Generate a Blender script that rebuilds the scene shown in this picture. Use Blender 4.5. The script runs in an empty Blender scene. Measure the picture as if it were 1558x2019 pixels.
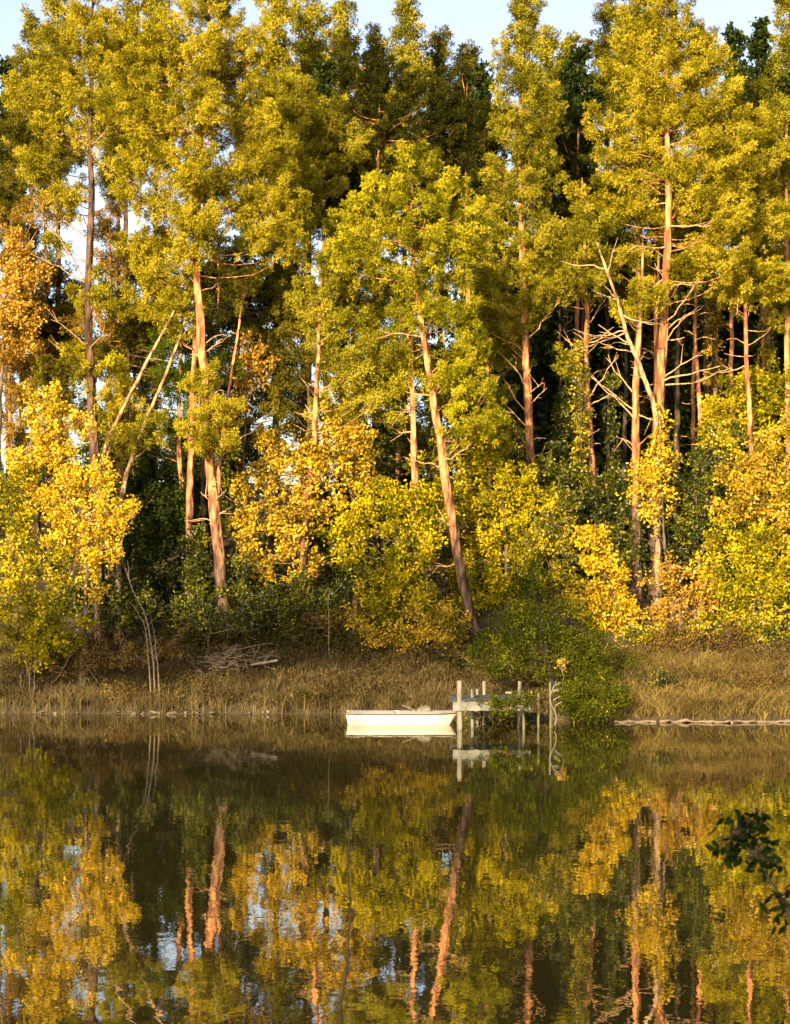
import bpy, math
import numpy as np
R = math.radians
F, CX, HY, H = 3780.0, 779.0, 1200.0, 3.8          # focal length in photo pixels, principal column, horizon row, eye height
scn = bpy.context.scene
COL = scn.collection
rng = np.random.default_rng(11)
SUN_AZ, SUN_EL = -20.0, 16.5

def P(px, py, D):
    return np.array([(px-CX)*D/F, D, H-(py-HY)*D/F])

# ------------------------------------------------------------------ materials
def new_mat(name):
    m = bpy.data.materials.new(name); m.use_nodes = True
    nt = m.node_tree; nt.nodes.clear()
    out = nt.nodes.new('ShaderNodeOutputMaterial')
    return m, nt, out
def N(nt, t, **kw):
    n = nt.nodes.new(t)
    for k, v in kw.items():
        if k in n.inputs: n.inputs[k].default_value = v
        else: setattr(n, k, v)
    return n
def ramp(nt, stops):
    r = nt.nodes.new('ShaderNodeValToRGB'); e = r.color_ramp.elements
    while len(e) < len(stops): e.new(0.5)
    for i, (p, c) in enumerate(stops):
        e[i].position = p; e[i].color = (*c, 1)
    return r
def leaf_mat(name, stops, trans=0.35, gloss=0.0, tcol=(1.1, 1.0, .6)):
    m, nt, out = new_mat(name)
    a = N(nt, 'ShaderNodeAttribute', attribute_name='rnd')
    r = ramp(nt, stops); nt.links.new(a.outputs['Fac'], r.inputs[0])
    d = N(nt, 'ShaderNodeBsdfDiffuse'); t = N(nt, 'ShaderNodeBsdfTranslucent')
    nt.links.new(r.outputs[0], d.inputs['Color'])
    mt = N(nt, 'ShaderNodeMix', data_type='RGBA', blend_type='MULTIPLY')
    mt.inputs[0].default_value = 1; mt.inputs[7].default_value = (*tcol, 1)
    nt.links.new(r.outputs[0], mt.inputs[6]); nt.links.new(mt.outputs[2], t.inputs['Color'])
    mx = N(nt, 'ShaderNodeMixShader'); mx.inputs[0].default_value = trans
    nt.links.new(d.outputs[0], mx.inputs[1]); nt.links.new(t.outputs[0], mx.inputs[2])
    last = mx
    if gloss:
        g = N(nt, 'ShaderNodeBsdfGlossy'); g.inputs['Roughness'].default_value = .45
        g.inputs['Color'].default_value = (1, 1, 1, 1)
        m2 = N(nt, 'ShaderNodeMixShader'); m2.inputs[0].default_value = gloss
        nt.links.new(mx.outputs[0], m2.inputs[1]); nt.links.new(g.outputs[0], m2.inputs[2]); last = m2
    nt.links.new(last.outputs[0], out.inputs[0])
    return m
def noise_mat(name, stops, scale=(1, 1, 1), nscale=4.0, detail=6, bump=.0, rough=.9, coord='Object', spec=.2, bscale=None):
    m, nt, out = new_mat(name)
    tc = N(nt, 'ShaderNodeTexCoord'); mp = N(nt, 'ShaderNodeMapping'); mp.inputs['Scale'].default_value = scale
    nt.links.new(tc.outputs[coord], mp.inputs[0])
    n = N(nt, 'ShaderNodeTexNoise', Scale=nscale, Detail=detail, Roughness=.65)
    nt.links.new(mp.outputs[0], n.inputs['Vector'])
    r = ramp(nt, stops); nt.links.new(n.outputs['Fac'], r.inputs[0])
    b = N(nt, 'ShaderNodeBsdfPrincipled', Roughness=rough); b.inputs['Specular IOR Level'].default_value = spec
    nt.links.new(r.outputs[0], b.inputs['Base Color'])
    if bump:
        n2 = N(nt, 'ShaderNodeTexNoise', Scale=bscale or nscale*2, Detail=5)
        nt.links.new(mp.outputs[0], n2.inputs['Vector'])
        bp = N(nt, 'ShaderNodeBump', Strength=1.0, Distance=bump)
        nt.links.new(n2.outputs['Fac'], bp.inputs['Height']); nt.links.new(bp.outputs[0], b.inputs['Normal'])
    nt.links.new(b.outputs[0], out.inputs[0])
    return m
def bark_mat(name, low, high, twig):
    """bark: plated grey foot, flaky orange stem above; thin dead limbs are pale"""
    m, nt, out = new_mat(name)
    tc = N(nt, 'ShaderNodeTexCoord'); mp = N(nt, 'ShaderNodeMapping'); mp.inputs['Scale'].default_value = (5, 5, 1.3)
    nt.links.new(tc.outputs['Object'], mp.inputs[0])
    n = N(nt, 'ShaderNodeTexNoise', Scale=1.6, Detail=6, Roughness=.7); nt.links.new(mp.outputs[0], n.inputs['Vector'])
    v = N(nt, 'ShaderNodeTexVoronoi', Scale=1.2); nt.links.new(mp.outputs[0], v.inputs['Vector'])
    a = N(nt, 'ShaderNodeAttribute', attribute_name='hgt')
    # height along the stem + noise picks the foot or the upper bark
    ad = N(nt, 'ShaderNodeMath', operation='MULTIPLY_ADD'); ad.inputs[1].default_value = .22
    nt.links.new(n.outputs['Fac'], ad.inputs[0]); nt.links.new(a.outputs['Fac'], ad.inputs[2])
    mr = N(nt, 'ShaderNodeMapRange'); mr.inputs['From Min'].default_value = .26; mr.inputs['From Max'].default_value = .46
    nt.links.new(ad.outputs[0], mr.inputs['Value'])
    mix = N(nt, 'ShaderNodeMix', data_type='RGBA'); mix.inputs[6].default_value = (*low, 1); mix.inputs[7].default_value = (*high, 1)
    nt.links.new(mr.outputs[0], mix.inputs[0])
    rr = ramp(nt, [(.25, (.35, .33, .33)), (.5, (.8, .8, .8)), (.72, (1.25, 1.2, 1.15))]); nt.links.new(n.outputs['Fac'], rr.inputs[0])
    mu = N(nt, 'ShaderNodeMix', data_type='RGBA', blend_type='MULTIPLY'); mu.inputs[0].default_value = 1
    vr = ramp(nt, [(0, (1.2, 1.15, 1.1)), (.45, (.9, .9, .9)), (.75, (.30, .27, .26))]); nt.links.new(v.outputs['Distance'], vr.inputs[0])
    m0 = N(nt, 'ShaderNodeMix', data_type='RGBA', blend_type='MULTIPLY'); m0.inputs[0].default_value = .9
    nt.links.new(mix.outputs[2], m0.inputs[6]); nt.links.new(vr.outputs[0], m0.inputs[7])
    nt.links.new(m0.outputs[2], mu.inputs[6]); nt.links.new(rr.outputs[0], mu.inputs[7])
    t = N(nt, 'ShaderNodeAttribute', attribute_name='rnd')
    m2 = N(nt, 'ShaderNodeMix', data_type='RGBA'); m2.inputs[7].default_value = (*twig, 1)
    nt.links.new(t.outputs['Fac'], m2.inputs[0]); nt.links.new(mu.outputs[2], m2.inputs[6])
    b = N(nt, 'ShaderNodeBsdfPrincipled', Roughness=.95); b.inputs['Specular IOR Level'].default_value = .15
    nt.links.new(m2.outputs[2], b.inputs['Base Color'])
    bp = N(nt, 'ShaderNodeBump', Strength=1.0, Distance=.12)
    nt.links.new(v.outputs['Distance'], bp.inputs['Height']); nt.links.new(bp.outputs[0], b.inputs['Normal'])
    nt.links.new(b.outputs[0], out.inputs[0])
    return m
M = {}
def c3(r, g, b): return (r, g, b)
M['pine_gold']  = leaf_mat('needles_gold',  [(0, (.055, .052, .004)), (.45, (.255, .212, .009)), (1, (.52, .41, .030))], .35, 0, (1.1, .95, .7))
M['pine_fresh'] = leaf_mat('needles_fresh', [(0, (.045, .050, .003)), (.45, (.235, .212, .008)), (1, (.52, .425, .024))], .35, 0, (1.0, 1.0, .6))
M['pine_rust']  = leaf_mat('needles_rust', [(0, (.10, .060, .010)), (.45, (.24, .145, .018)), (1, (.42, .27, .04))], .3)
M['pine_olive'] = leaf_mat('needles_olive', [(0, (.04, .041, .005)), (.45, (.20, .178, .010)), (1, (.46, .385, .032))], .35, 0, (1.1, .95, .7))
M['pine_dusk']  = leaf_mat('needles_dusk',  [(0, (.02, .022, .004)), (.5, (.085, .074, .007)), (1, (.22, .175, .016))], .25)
M['pine_shade'] = leaf_mat('needles_shade', [(0, (.010, .013, .003)), (.6, (.034, .036, .005)), (1, (.10, .085, .010))], .25)  # darker copy of the needles, canopy shade put into the colour
M['pine_green'] = leaf_mat('needles_green', [(0, (.02, .03, .003)), (.5, (.05, .07, .004)), (1, (.10, .12, .006))], .3)
M['conifer']    = leaf_mat('conifer_sprays', [(0, (.012, .018, .002)), (.5, (.045, .056, .004)), (.9, (.11, .11, .007)), (1, (.30, .25, .02))], .3)
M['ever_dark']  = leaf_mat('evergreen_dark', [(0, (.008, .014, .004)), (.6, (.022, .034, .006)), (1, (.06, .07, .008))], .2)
M['leaf_green'] = leaf_mat('leaves_green',  [(0, (.012, .018, .002)), (.5, (.045, .055, .003)), (.8, (.14, .135, .005)), (1, (.34, .30, .012))], .35, .02)
M['leaf_lime']  = leaf_mat('leaves_lime',   [(0, (.02, .027, .002)), (.3, (.07, .075, .003)), (.6, (.25, .20, .005)), (1, (.60, .44, .02))], .35, .02)
M['leaf_bright']= leaf_mat('leaves_bright', [(0, (.03, .04, .003)), (.25, (.10, .10, .004)), (.5, (.30, .245, .006)), (1, (.62, .46, .02))], .35)
M['leaf_yellow']= leaf_mat('leaves_yellow', [(0, (.09, .085, .004)), (.2, (.30, .21, .005)), (.5, (.56, .35, .006)), (1, (.80, .56, .03))], .35, .02)
M['leaf_amber'] = leaf_mat('leaves_amber',  [(0, (.03, .03, .003)), (.25, (.12, .09, .004)), (.5, (.40, .25, .006)), (1, (.70, .45, .03))], .35, .02)
M['leaf_orange']= leaf_mat('leaves_orange', [(0, (.10, .07, .006)), (.4, (.34, .18, .010)), (1, (.60, .36, .045))], .35, .02)
M['leaf_brown'] = leaf_mat('leaves_brown',  [(0, (.06, .035, .012)), (.5, (.13, .075, .02)), (1, (.22, .14, .03))], .3)
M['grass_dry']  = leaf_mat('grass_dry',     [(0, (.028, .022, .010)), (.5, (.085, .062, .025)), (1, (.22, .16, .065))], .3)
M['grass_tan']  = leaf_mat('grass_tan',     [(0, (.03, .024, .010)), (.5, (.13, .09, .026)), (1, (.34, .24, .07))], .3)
M['heath']      = leaf_mat('heath', [(0, (.022, .018, .008)), (.5, (.075, .052, .020)), (1, (.17, .12, .036))], .3)
M['under']      = leaf_mat('undergrowth',   [(0, (.018, .02, .005)), (.5, (.05, .045, .010)), (1, (.11, .08, .02))], .3)
M['bark_pine']  = bark_mat('bark_pine', (.14, .085, .055), (.62, .27, .11), (.50, .30, .15))
M['bark_dark']  = bark_mat('bark_dark', (.075, .048, .033), (.13, .075, .045), (.30, .19, .10))
M['bark_pale']  = bark_mat('bark_pale', (.28, .20, .12), (.52, .33, .17), (.36, .24, .13))
M['bark_grey']  = bark_mat('bark_grey', (.12, .09, .06), (.15, .11, .07), (.17, .12, .07))
M['wood_grey']  = noise_mat('weathered_wood', [(.3, (.06, .058, .05)), (.5, (.135, .13, .11)), (.7, (.21, .20, .17))], (1, 8, 1), 3, bump=.01)
M['wood_post']  = noise_mat('weathered_post', [(.3, (.06, .052, .038)), (.5, (.14, .122, .092)), (.7, (.23, .205, .16))], (8, 8, 1.2), 2, bump=.01)
M['post_dim']   = noise_mat('dim_post', [(.3, (.035, .034, .016)), (.5, (.09, .085, .045)), (.75, (.17, .155, .10))], (8, 8, 1.2), 2, bump=.01)  # shade on the right-hand posts put into a darker wood colour
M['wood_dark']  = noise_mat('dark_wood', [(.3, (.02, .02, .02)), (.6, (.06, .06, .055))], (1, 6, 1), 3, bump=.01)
M['dead_wood']  = noise_mat('dead_wood', [(.3, (.06, .045, .03)), (.6, (.17, .125, .085))], (4, 4, 4), 3)
M['boat_white'] = noise_mat('boat_paint', [(.25, (.30, .25, .19)), (.42, (.43, .385, .32)), (.7, (.48, .44, .38))], (.7, 1, 2.2), 1.3, detail=8, rough=.45, spec=.4)
M['boat_deck']  = noise_mat('boat_deck', [(.3, (.40, .38, .36)), (.6, (.50, .48, .47))], (1, 1, 1), 2, rough=.5)
M['boat_rim']   = noise_mat('boat_rim', [(.3, (.03, .022, .015)), (.6, (.09, .065, .04))], (1, 1, 1), 6)
M['sack']       = noise_mat('sack_cloth', [(.3, (.05, .042, .032)), (.6, (.16, .135, .105))], (1, 1, 1), 5, bump=.02)
M['near_bark']  = noise_mat('near_bark', [(.3, (.008, .006, .004)), (.6, (.02, .015, .010))], (1, 1, 1), 20)  # near stems kept as silhouettes by a near-black colour
M['soil']       = noise_mat('ground_soil', [(.3, (.022, .016, .008)), (.5, (.05, .036, .016)), (.7, (.085, .062, .026))], (1, 1, 1), .9, detail=9, bump=.08)
M['pebble']     = noise_mat('pale_stone', [(.3, (.06, .05, .035)), (.6, (.16, .125, .09))], (1, 1, 1), 5)

# water
def water_mat():
    m, nt, out = new_mat('lake_water')
    tc = N(nt, 'ShaderNodeTexCoord')
    mp = N(nt, 'ShaderNodeMapping'); mp.inputs['Scale'].default_value = (1.0, .55, 1)
    nt.links.new(tc.outputs['Object'], mp.inputs[0])
    n1 = N(nt, 'ShaderNodeTexNoise', Scale=2.6, Detail=3, Roughness=.5); nt.links.new(mp.outputs[0], n1.inputs['Vector'])
    n2 = N(nt, 'ShaderNodeTexNoise', Scale=.22, Detail=2); nt.links.new(mp.outputs[0], n2.inputs['Vector'])
    sm = N(nt, 'ShaderNodeMath', operation='MULTIPLY_ADD'); sm.inputs[1].default_value = 3.0
    nt.links.new(n2.outputs['Fac'], sm.inputs[0]); nt.links.new(n1.outputs['Fac'], sm.inputs[2])
    bp = N(nt, 'ShaderNodeBump', Strength=1.0, Distance=.0018); nt.links.new(sm.outputs[0], bp.inputs['Height'])
    g = N(nt, 'ShaderNodeBsdfGlossy', Roughness=.012); g.inputs['Color'].default_value = (.98, .97, .90, 1)
    d = N(nt, 'ShaderNodeBsdfDiffuse'); d.inputs['Color'].default_value = (.020, .017, .005, 1)
    fr = N(nt, 'ShaderNodeFresnel', IOR=3.0)
    for s in (g, fr): nt.links.new(bp.outputs[0], s.inputs['Normal'])
    mx = N(nt, 'ShaderNodeMixShader'); nt.links.new(fr.outputs[0], mx.inputs[0])
    nt.links.new(d.outputs[0], mx.inputs[1]); nt.links.new(g.outputs[0], mx.inputs[2]); nt.links.new(mx.outputs[0], out.inputs[0])
    return m
M['water'] = water_mat()

# ------------------------------------------------------------------ mesh accumulation
def unit(v): return v/np.maximum(np.linalg.norm(v, axis=-1, keepdims=True), 1e-9)
class Acc:
    def __init__(s): s.V = []; s.Q = []; s.r = []; s.h = []; s.n = 0
    def quads(s, V, r=0.0):                     # V: n,4,3 ; r: n
        n = len(V)
        if not n: return
        s.V.append(V.reshape(-1, 3)); s.Q.append(np.arange(4*n).reshape(-1, 4)+s.n); s.n += 4*n
        s.r.append(np.broadcast_to(np.asarray(r, float), (n,))); s.h.append(np.zeros(4*n))
    def tube(s, pts, rad, k=6, r=0.0, hgt=None):
        pts = np.asarray(pts, float); rad = np.broadcast_to(np.asarray(rad, float), (len(pts),))
        t = unit(np.gradient(pts, axis=0))
        ref = np.array([0, 0, 1.]) if abs(t[:, 2]).mean() < .8 else np.array([1., 0, 0])
        u = unit(np.cross(t, ref)); w = np.cross(t, u)
        a = np.arange(k)*2*math.pi/k
        ring = pts[:, None]+rad[:, None, None]*(np.cos(a)[None, :, None]*u[:, None]+np.sin(a)[None, :, None]*w[:, None])
        m = len(pts); idx = np.arange(m*k).reshape(m, k)+s.n
        q = np.stack([idx[:-1], np.roll(idx[:-1], -1, 1), np.roll(idx[1:], -1, 1), idx[1:]], -1).reshape(-1, 4)
        s.V.append(ring.reshape(-1, 3)); s.Q.append(q); s.n += m*k
        s.r.append(np.full(len(q), r))
        s.h.append(np.repeat(np.zeros(m) if hgt is None else np.asarray(hgt, float), k))
        # end caps as fans of quads (small)
        for e in (0, -1):
            c = pts[e]; rr = ring[e]
            if rad[e] > .02:
                cap = np.stack([np.broadcast_to(c, rr.shape), rr, np.roll(rr, -1, 0), np.roll(rr, -1, 0)*.5+c*.5], 1)
                s.quads(cap, r)
                if hgt is not None: s.h[-1] = np.full(len(cap)*4, float(np.asarray(hgt)[e]))
    def box(s, c, d, rz=0, r=0.0, jit=0):
        x = np.array([[a, b, e] for a in (-1, 1) for b in (-1, 1) for e in (-1, 1)], float)*np.asarray(d)/2
        if jit: x = x+rng.normal(0, jit, x.shape)
        ca, sa = math.cos(rz), math.sin(rz)
        x = np.stack([x[:, 0]*ca-x[:, 1]*sa, x[:, 0]*sa+x[:, 1]*ca, x[:, 2]], 1)+np.asarray(c)
        f = np.array([[0, 1, 3, 2], [4, 6, 7, 5], [0, 4, 5, 1], [2, 3, 7, 6], [0, 2, 6, 4], [1, 5, 7, 3]])+s.n
        s.V.append(x); s.Q.append(f); s.n += 8; s.r.append(np.full(6, r)); s.h.append(np.zeros(8))
    def grid(s, G, r=0.0):
        a, b, _ = G.shape; idx = np.arange(a*b).reshape(a, b)+s.n
        q = np.stack([idx[:-1, :-1], idx[1:, :-1], idx[1:, 1:], idx[:-1, 1:]], -1).reshape(-1, 4)
        s.V.append(G.reshape(-1, 3)); s.Q.append(q); s.n += a*b; s.r.append(np.full(len(q), r)); s.h.append(np.zeros(a*b))
    def build(s, name, mat, parent=None, origin=(0, 0, 0), smooth=False):
        V = np.concatenate(s.V)-np.asarray(origin, float); Q = np.concatenate(s.Q)
        me = bpy.data.meshes.new(name)
        me.vertices.add(len(V)); me.vertices.foreach_set('co', V.astype(np.float32).ravel())
        me.loops.add(Q.size); me.loops.foreach_set('vertex_index', Q.astype(np.int32).ravel())
        me.polygons.add(len(Q)); me.polygons.foreach_set('loop_start', (np.arange(len(Q))*4).astype(np.int32))
        me.polygons.foreach_set('use_smooth', np.full(len(Q), smooth))
        a = me.attributes.new('rnd', 'FLOAT', 'FACE'); a.data.foreach_set('value', np.concatenate(s.r).astype(np.float32))
        hh = np.concatenate(s.h)
        if hh.any():
            a = me.attributes.new('hgt', 'FLOAT', 'POINT'); a.data.foreach_set('value', hh.astype(np.float32))
        me.update(calc_edges=True); me.materials.append(mat)
        o = bpy.data.objects.new(name, me); COL.objects.link(o)
        if parent is None: o.location = origin
        else: o.parent = parent
        return o
def tag(o, label, cat, group=None):
    o['label'] = label; o['category'] = cat
    if group: o['group'] = group
    return o
def struct(o): o['kind'] = 'structure'; return o
def stuff(o, label, cat): o['kind'] = 'stuff'; return tag(o, label, cat)
def empty(name, loc, label, cat, group=None):
    o = bpy.data.objects.new(name, None); o.empty_display_size = .3; COL.objects.link(o); o.location = loc
    return tag(o, label, cat, group)

# ------------------------------------------------------------------ terrain
def sstep(a, b, x):
    t = np.clip((x-a)/(b-a), 0, 1); return t*t*(3-2*t)
def hn(x, y, s=1.0):      # cheap smooth noise
    return (np.sin(x*.73*s+1.3*np.sin(y*.41*s))+np.sin(y*.91*s+2.1+1.1*np.sin(x*.57*s+.7))+.5*np.sin((x+y)*1.9*s+.4))/2.5
def yw(x):
    x = np.asarray(x, float)
    return 69.0-2.2*sstep(-2.5, 1.5, x)-2.9*sstep(3, 7.6, x)+.26*hn(x*2.2, x*.7)+.10*np.sin(x*6.3+np.sin(x*2.7)*2)
def g(x, y):
    x = np.asarray(x, float); y = np.asarray(y, float)
    d = y-yw(x)
    land = np.interp(d, [0, .25, 5, 11, 25, 60, 110, 600], [0.0, .22, 1.45, 3.6, 7.3, 12.5, 14.5, 15])+.10*hn(x, y, 1.3)*sstep(1, 4, d)+.6*hn(x, y, .12)*sstep(8, 30, d)
    lake = np.maximum(-1.6, d*.6-.05)
    near = np.interp(y, [-60, -2, 2, 6, 9, 12], [3.2, 2.4, 2.15, .9, 0, -1.6])+.06*hn(x, y, 1.1)
    return np.where(d > 0, land, np.maximum(lake, near))
def axis(lo, hi, fine_lo, fine_hi, fs, cs):
    return np.unique(np.concatenate([np.arange(lo, fine_lo, cs), np.arange(fine_lo, fine_hi, fs), np.arange(fine_hi, hi+cs, cs)]))
gx = axis(-420, 420, -28, 30, .35, 8); gy = axis(-80, 620, 60, 100, .25, 4)
X, Y = np.meshgrid(gx, gy, indexing='ij')
a = Acc(); a.grid(np.stack([X, Y, g(X, Y)], -1)); struct(a.build('ground', M['soil'], smooth=True))
a = Acc(); wx = np.array([-420., -60, 0, 60, 420]); wy = np.array([3., 30, 60, 90.])
X, Y = np.meshgrid(wx, wy, indexing='ij'); a.grid(np.stack([X, Y, X*0], -1)); struct(a.build('lake_water', M['water']))

# ------------------------------------------------------------------ foliage
def flakes(acc, C, D, r, L, W, rnd):
    """rhombic flakes at C pointing along D"""
    n = len(C); D = unit(D); side = unit(np.cross(D, rng.normal(size=(n, 3))))
    L = L*rng.uniform(.7, 1.25, (n, 1)); W = W*rng.uniform(.7, 1.2, (n, 1))
    V = np.stack([C, C+D*L*.5+side*W*.5, C+D*L, C+D*L*.5-side*W*.5], 1)
    acc.quads(V, rnd)
def tufts(acc, C, A, n=18, L=.23, W=.055, tone=None):
    """needle tufts centred on C, axis A"""
    m = len(C)
    if tone is None: tone = rng.uniform(0, 1, m)
    u = unit(rng.normal(size=(m, n, 3))+.35*A[:, None])
    c = C[:, None]+u*.55*L+A[:, None]*rng.uniform(-.05, .06, (m, n, 1)); d = unit(u*.75+rng.normal(size=(m, n, 3))*.62)
    rn = np.clip(tone[:, None]*.75+rng.uniform(0, .25, (m, n)), 0, 1)
    flakes(acc, c.reshape(-1, 3), d.reshape(-1, 3), 0, L, W, rn.ravel())
def blob_points(cx, cy, rx, ry, D, n, shell=.45, dz=None):
    """points in an ellipsoid given by photo position, at real depth"""
    c = P(cx, cy, D); a = rx*D/F; b = ry*D/F; dd = (dz or 1)*max(.5*(a+b), .5*a)
    u = unit(rng.normal(size=(n, 3)))*rng.uniform(shell, 1, (n, 1))
    return c, u, c+u*np.array([a, dd, b])
def interp_path(T, z):
    zz = T[:, 2]; return np.array([np.interp(z, zz, T[:, 0]), np.interp(z, zz, T[:, 1]), z])
def limb(acc, p0, p1, r0, r1, sag=-.15, k=4, n=6, r=0., hgt=.8, wob=.04):
    t = np.linspace(0, 1, n)[:, None]; L = np.linalg.norm(p1-p0)
    p = p0*(1-t)+p1*t; p[:, 2] += (sag*L*4*t*(1-t))[:, 0]
    p[1:-1] += rng.normal(0, wob*L*.4, (n-2, 3))
    acc.tube(p, np.linspace(r0, r1, n), k, r, np.full(n, hgt)); return p
def trunk_path(pts, D, lean=0.0, bow=.25):
    T = np.array([P(x, y, D) for x, y in pts])
    T = T[np.argsort(T[:, 2])]
    b = T[0]; gz = float(g(b[0], b[1]))
    if b[2] > gz: T = np.vstack([[b[0]+(b[0]-T[1][0])*.15*min(1, b[2]-gz), b[1], gz-.25], T])
    else:
        T = T[T[:, 2] > gz+.3]; T = np.vstack([[b[0], b[1], gz-.25], T])
    # resample smoothly
    s = np.concatenate([[0], np.cumsum(np.linalg.norm(np.diff(T, axis=0), axis=1))]); q = np.linspace(0, s[-1], max(10, int(s[-1]/.8)))
    T = np.stack([np.interp(q, s, T[:, i]) for i in range(3)], 1)
    k = np.array([.25, .5, .25])
    for _ in range(2):
        for i in (0, 1): T[1:-1, i] = np.convolve(T[:, i], k, 'valid')
    T[1:-1, :2] += rng.normal(0, .018, (len(T)-2, 2))
    return T
def stem(acc, T, w, k=10, tip=.03, r=0., taper=1.0):
    f = np.linspace(0, 1, len(T)); rad = np.maximum(w*(1-f)**.75*taper+tip, tip)
    rad[0] *= 1.5; rad[1] *= 1.12
    rad = rad*(1+rng.normal(0, .035, len(T)))
    hg = (T[:, 2]-T[0, 2])/22.0
    acc.tube(T, rad, k, r, hg+.001)
GROUND_Z = lambda p: float(g(p[0], p[1]))

def pine(label, D, pts, wpx, blobs, mat='pine_gold', bark='bark_pine', dead=(), ndead=0, dead_y=None, group=None,
         dens=1.0, tl=.155, tw=.038, tn=46, name='pine_tree', up=.75, bl=1.0, cat='pine tree'):
    T = trunk_path(pts, D); base = T[0].copy(); base[2] = GROUND_Z(base)
    root = empty(name, tuple(base), label, cat, group)
    tk = Acc(); stem(tk, T, wpx*.86*D/F/2)
    cr = Acc()
    for b in blobs:
        cx, cy, rx, ry = b[:4]; dd = D+(b[4] if len(b) > 4 else 0); rx *= 1.2; ry *= 1.15
        area = math.pi*rx*ry*(D/F)**2
        nb = max(3, int(area*4.2*dens))
        c, u, E = blob_points(cx, cy, rx, ry, dd, nb)
        for j in range(nb):
            e = E[j]; zt = np.clip(e[2]-.35*abs(e[0]-c[0])-rng.uniform(.3, 1.2), T[0, 2]+1, T[-1, 2]-.1)
            s = interp_path(T, zt)
            out = e-s; out[2] = 0; ax = unit(unit(out)*.8+np.array([0, 0, up])+rng.normal(0, .25, 3))
            Lb = bl*rng.uniform(.6, 1.25)
            q = e-ax*Lb*.5
            if rng.random() < .18: limb(tk, s, q, .022+.006*np.linalg.norm(out)/2, .010, -.10, 4, 5, r=.05)
            nt_ = int(rng.integers(9, 13)*Lb)
            t = rng.uniform(0, 1, nt_)
            w = .30*(1.05-t)+.06
            C = q+ax*Lb*t[:, None]+rng.normal(0, 1, (nt_, 3))*w[:, None]*np.array([1, 1, .7])*.75
            A = unit(ax+rng.normal(0, .5, (nt_, 3))+unit(C-(q+ax*Lb*t[:, None]))*.4)
            tone = np.clip(rng.beta(1.1, 1.1)+rng.normal(0, .2, nt_), 0, 1)
            tufts(cr, C, A, tn, tl, tw, tone)
            if rng.random() < .5: limb(tk, q, q+ax*Lb*.8, .012, .006, 0, 3, 3, r=.35)
    for (x0, y0, x1, y1) in dead:
        p0 = P(x0, y0, D); p0 = interp_path(T, np.clip(p0[2], T[0, 2], T[-1, 2])); dy = rng.uniform(-1.2, .6)
        p1 = P(x1, y1, D+dy); p = limb(tk, p0, p1, .038, .012, rng.uniform(-.08, .1), 5, 7, r=.85)
        for _ in range(2):
            i = rng.integers(3, 6); limb(tk, p[i], p[i]+unit(p[6]-p[0]+rng.normal(0, .7, 3))*rng.uniform(.3, .9), .02, .008, 0, 3, 4, r=.85)
    if ndead:
        y0, y1 = dead_y
        for _ in range(ndead):
            z = P(0, rng.uniform(y0, y1), D)[2]; p0 = interp_path(T, np.clip(z, T[0, 2]+.5, T[-1, 2]-.2))
            an = rng.uniform(0, 6.28); L = .2+1.1*rng.random()**1.8
            d = np.array([math.cos(an), math.sin(an), rng.uniform(-.1, .7)])
            limb(tk, p0, p0+unit(d)*L, .026, .009, rng.uniform(-.15, .15), 4, 5, r=.7, wob=.07)
    tk.build('trunk', M[bark], root, base, smooth=True)
    if blobs: cr.build('crown', M[mat], root, base)
    return root

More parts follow.
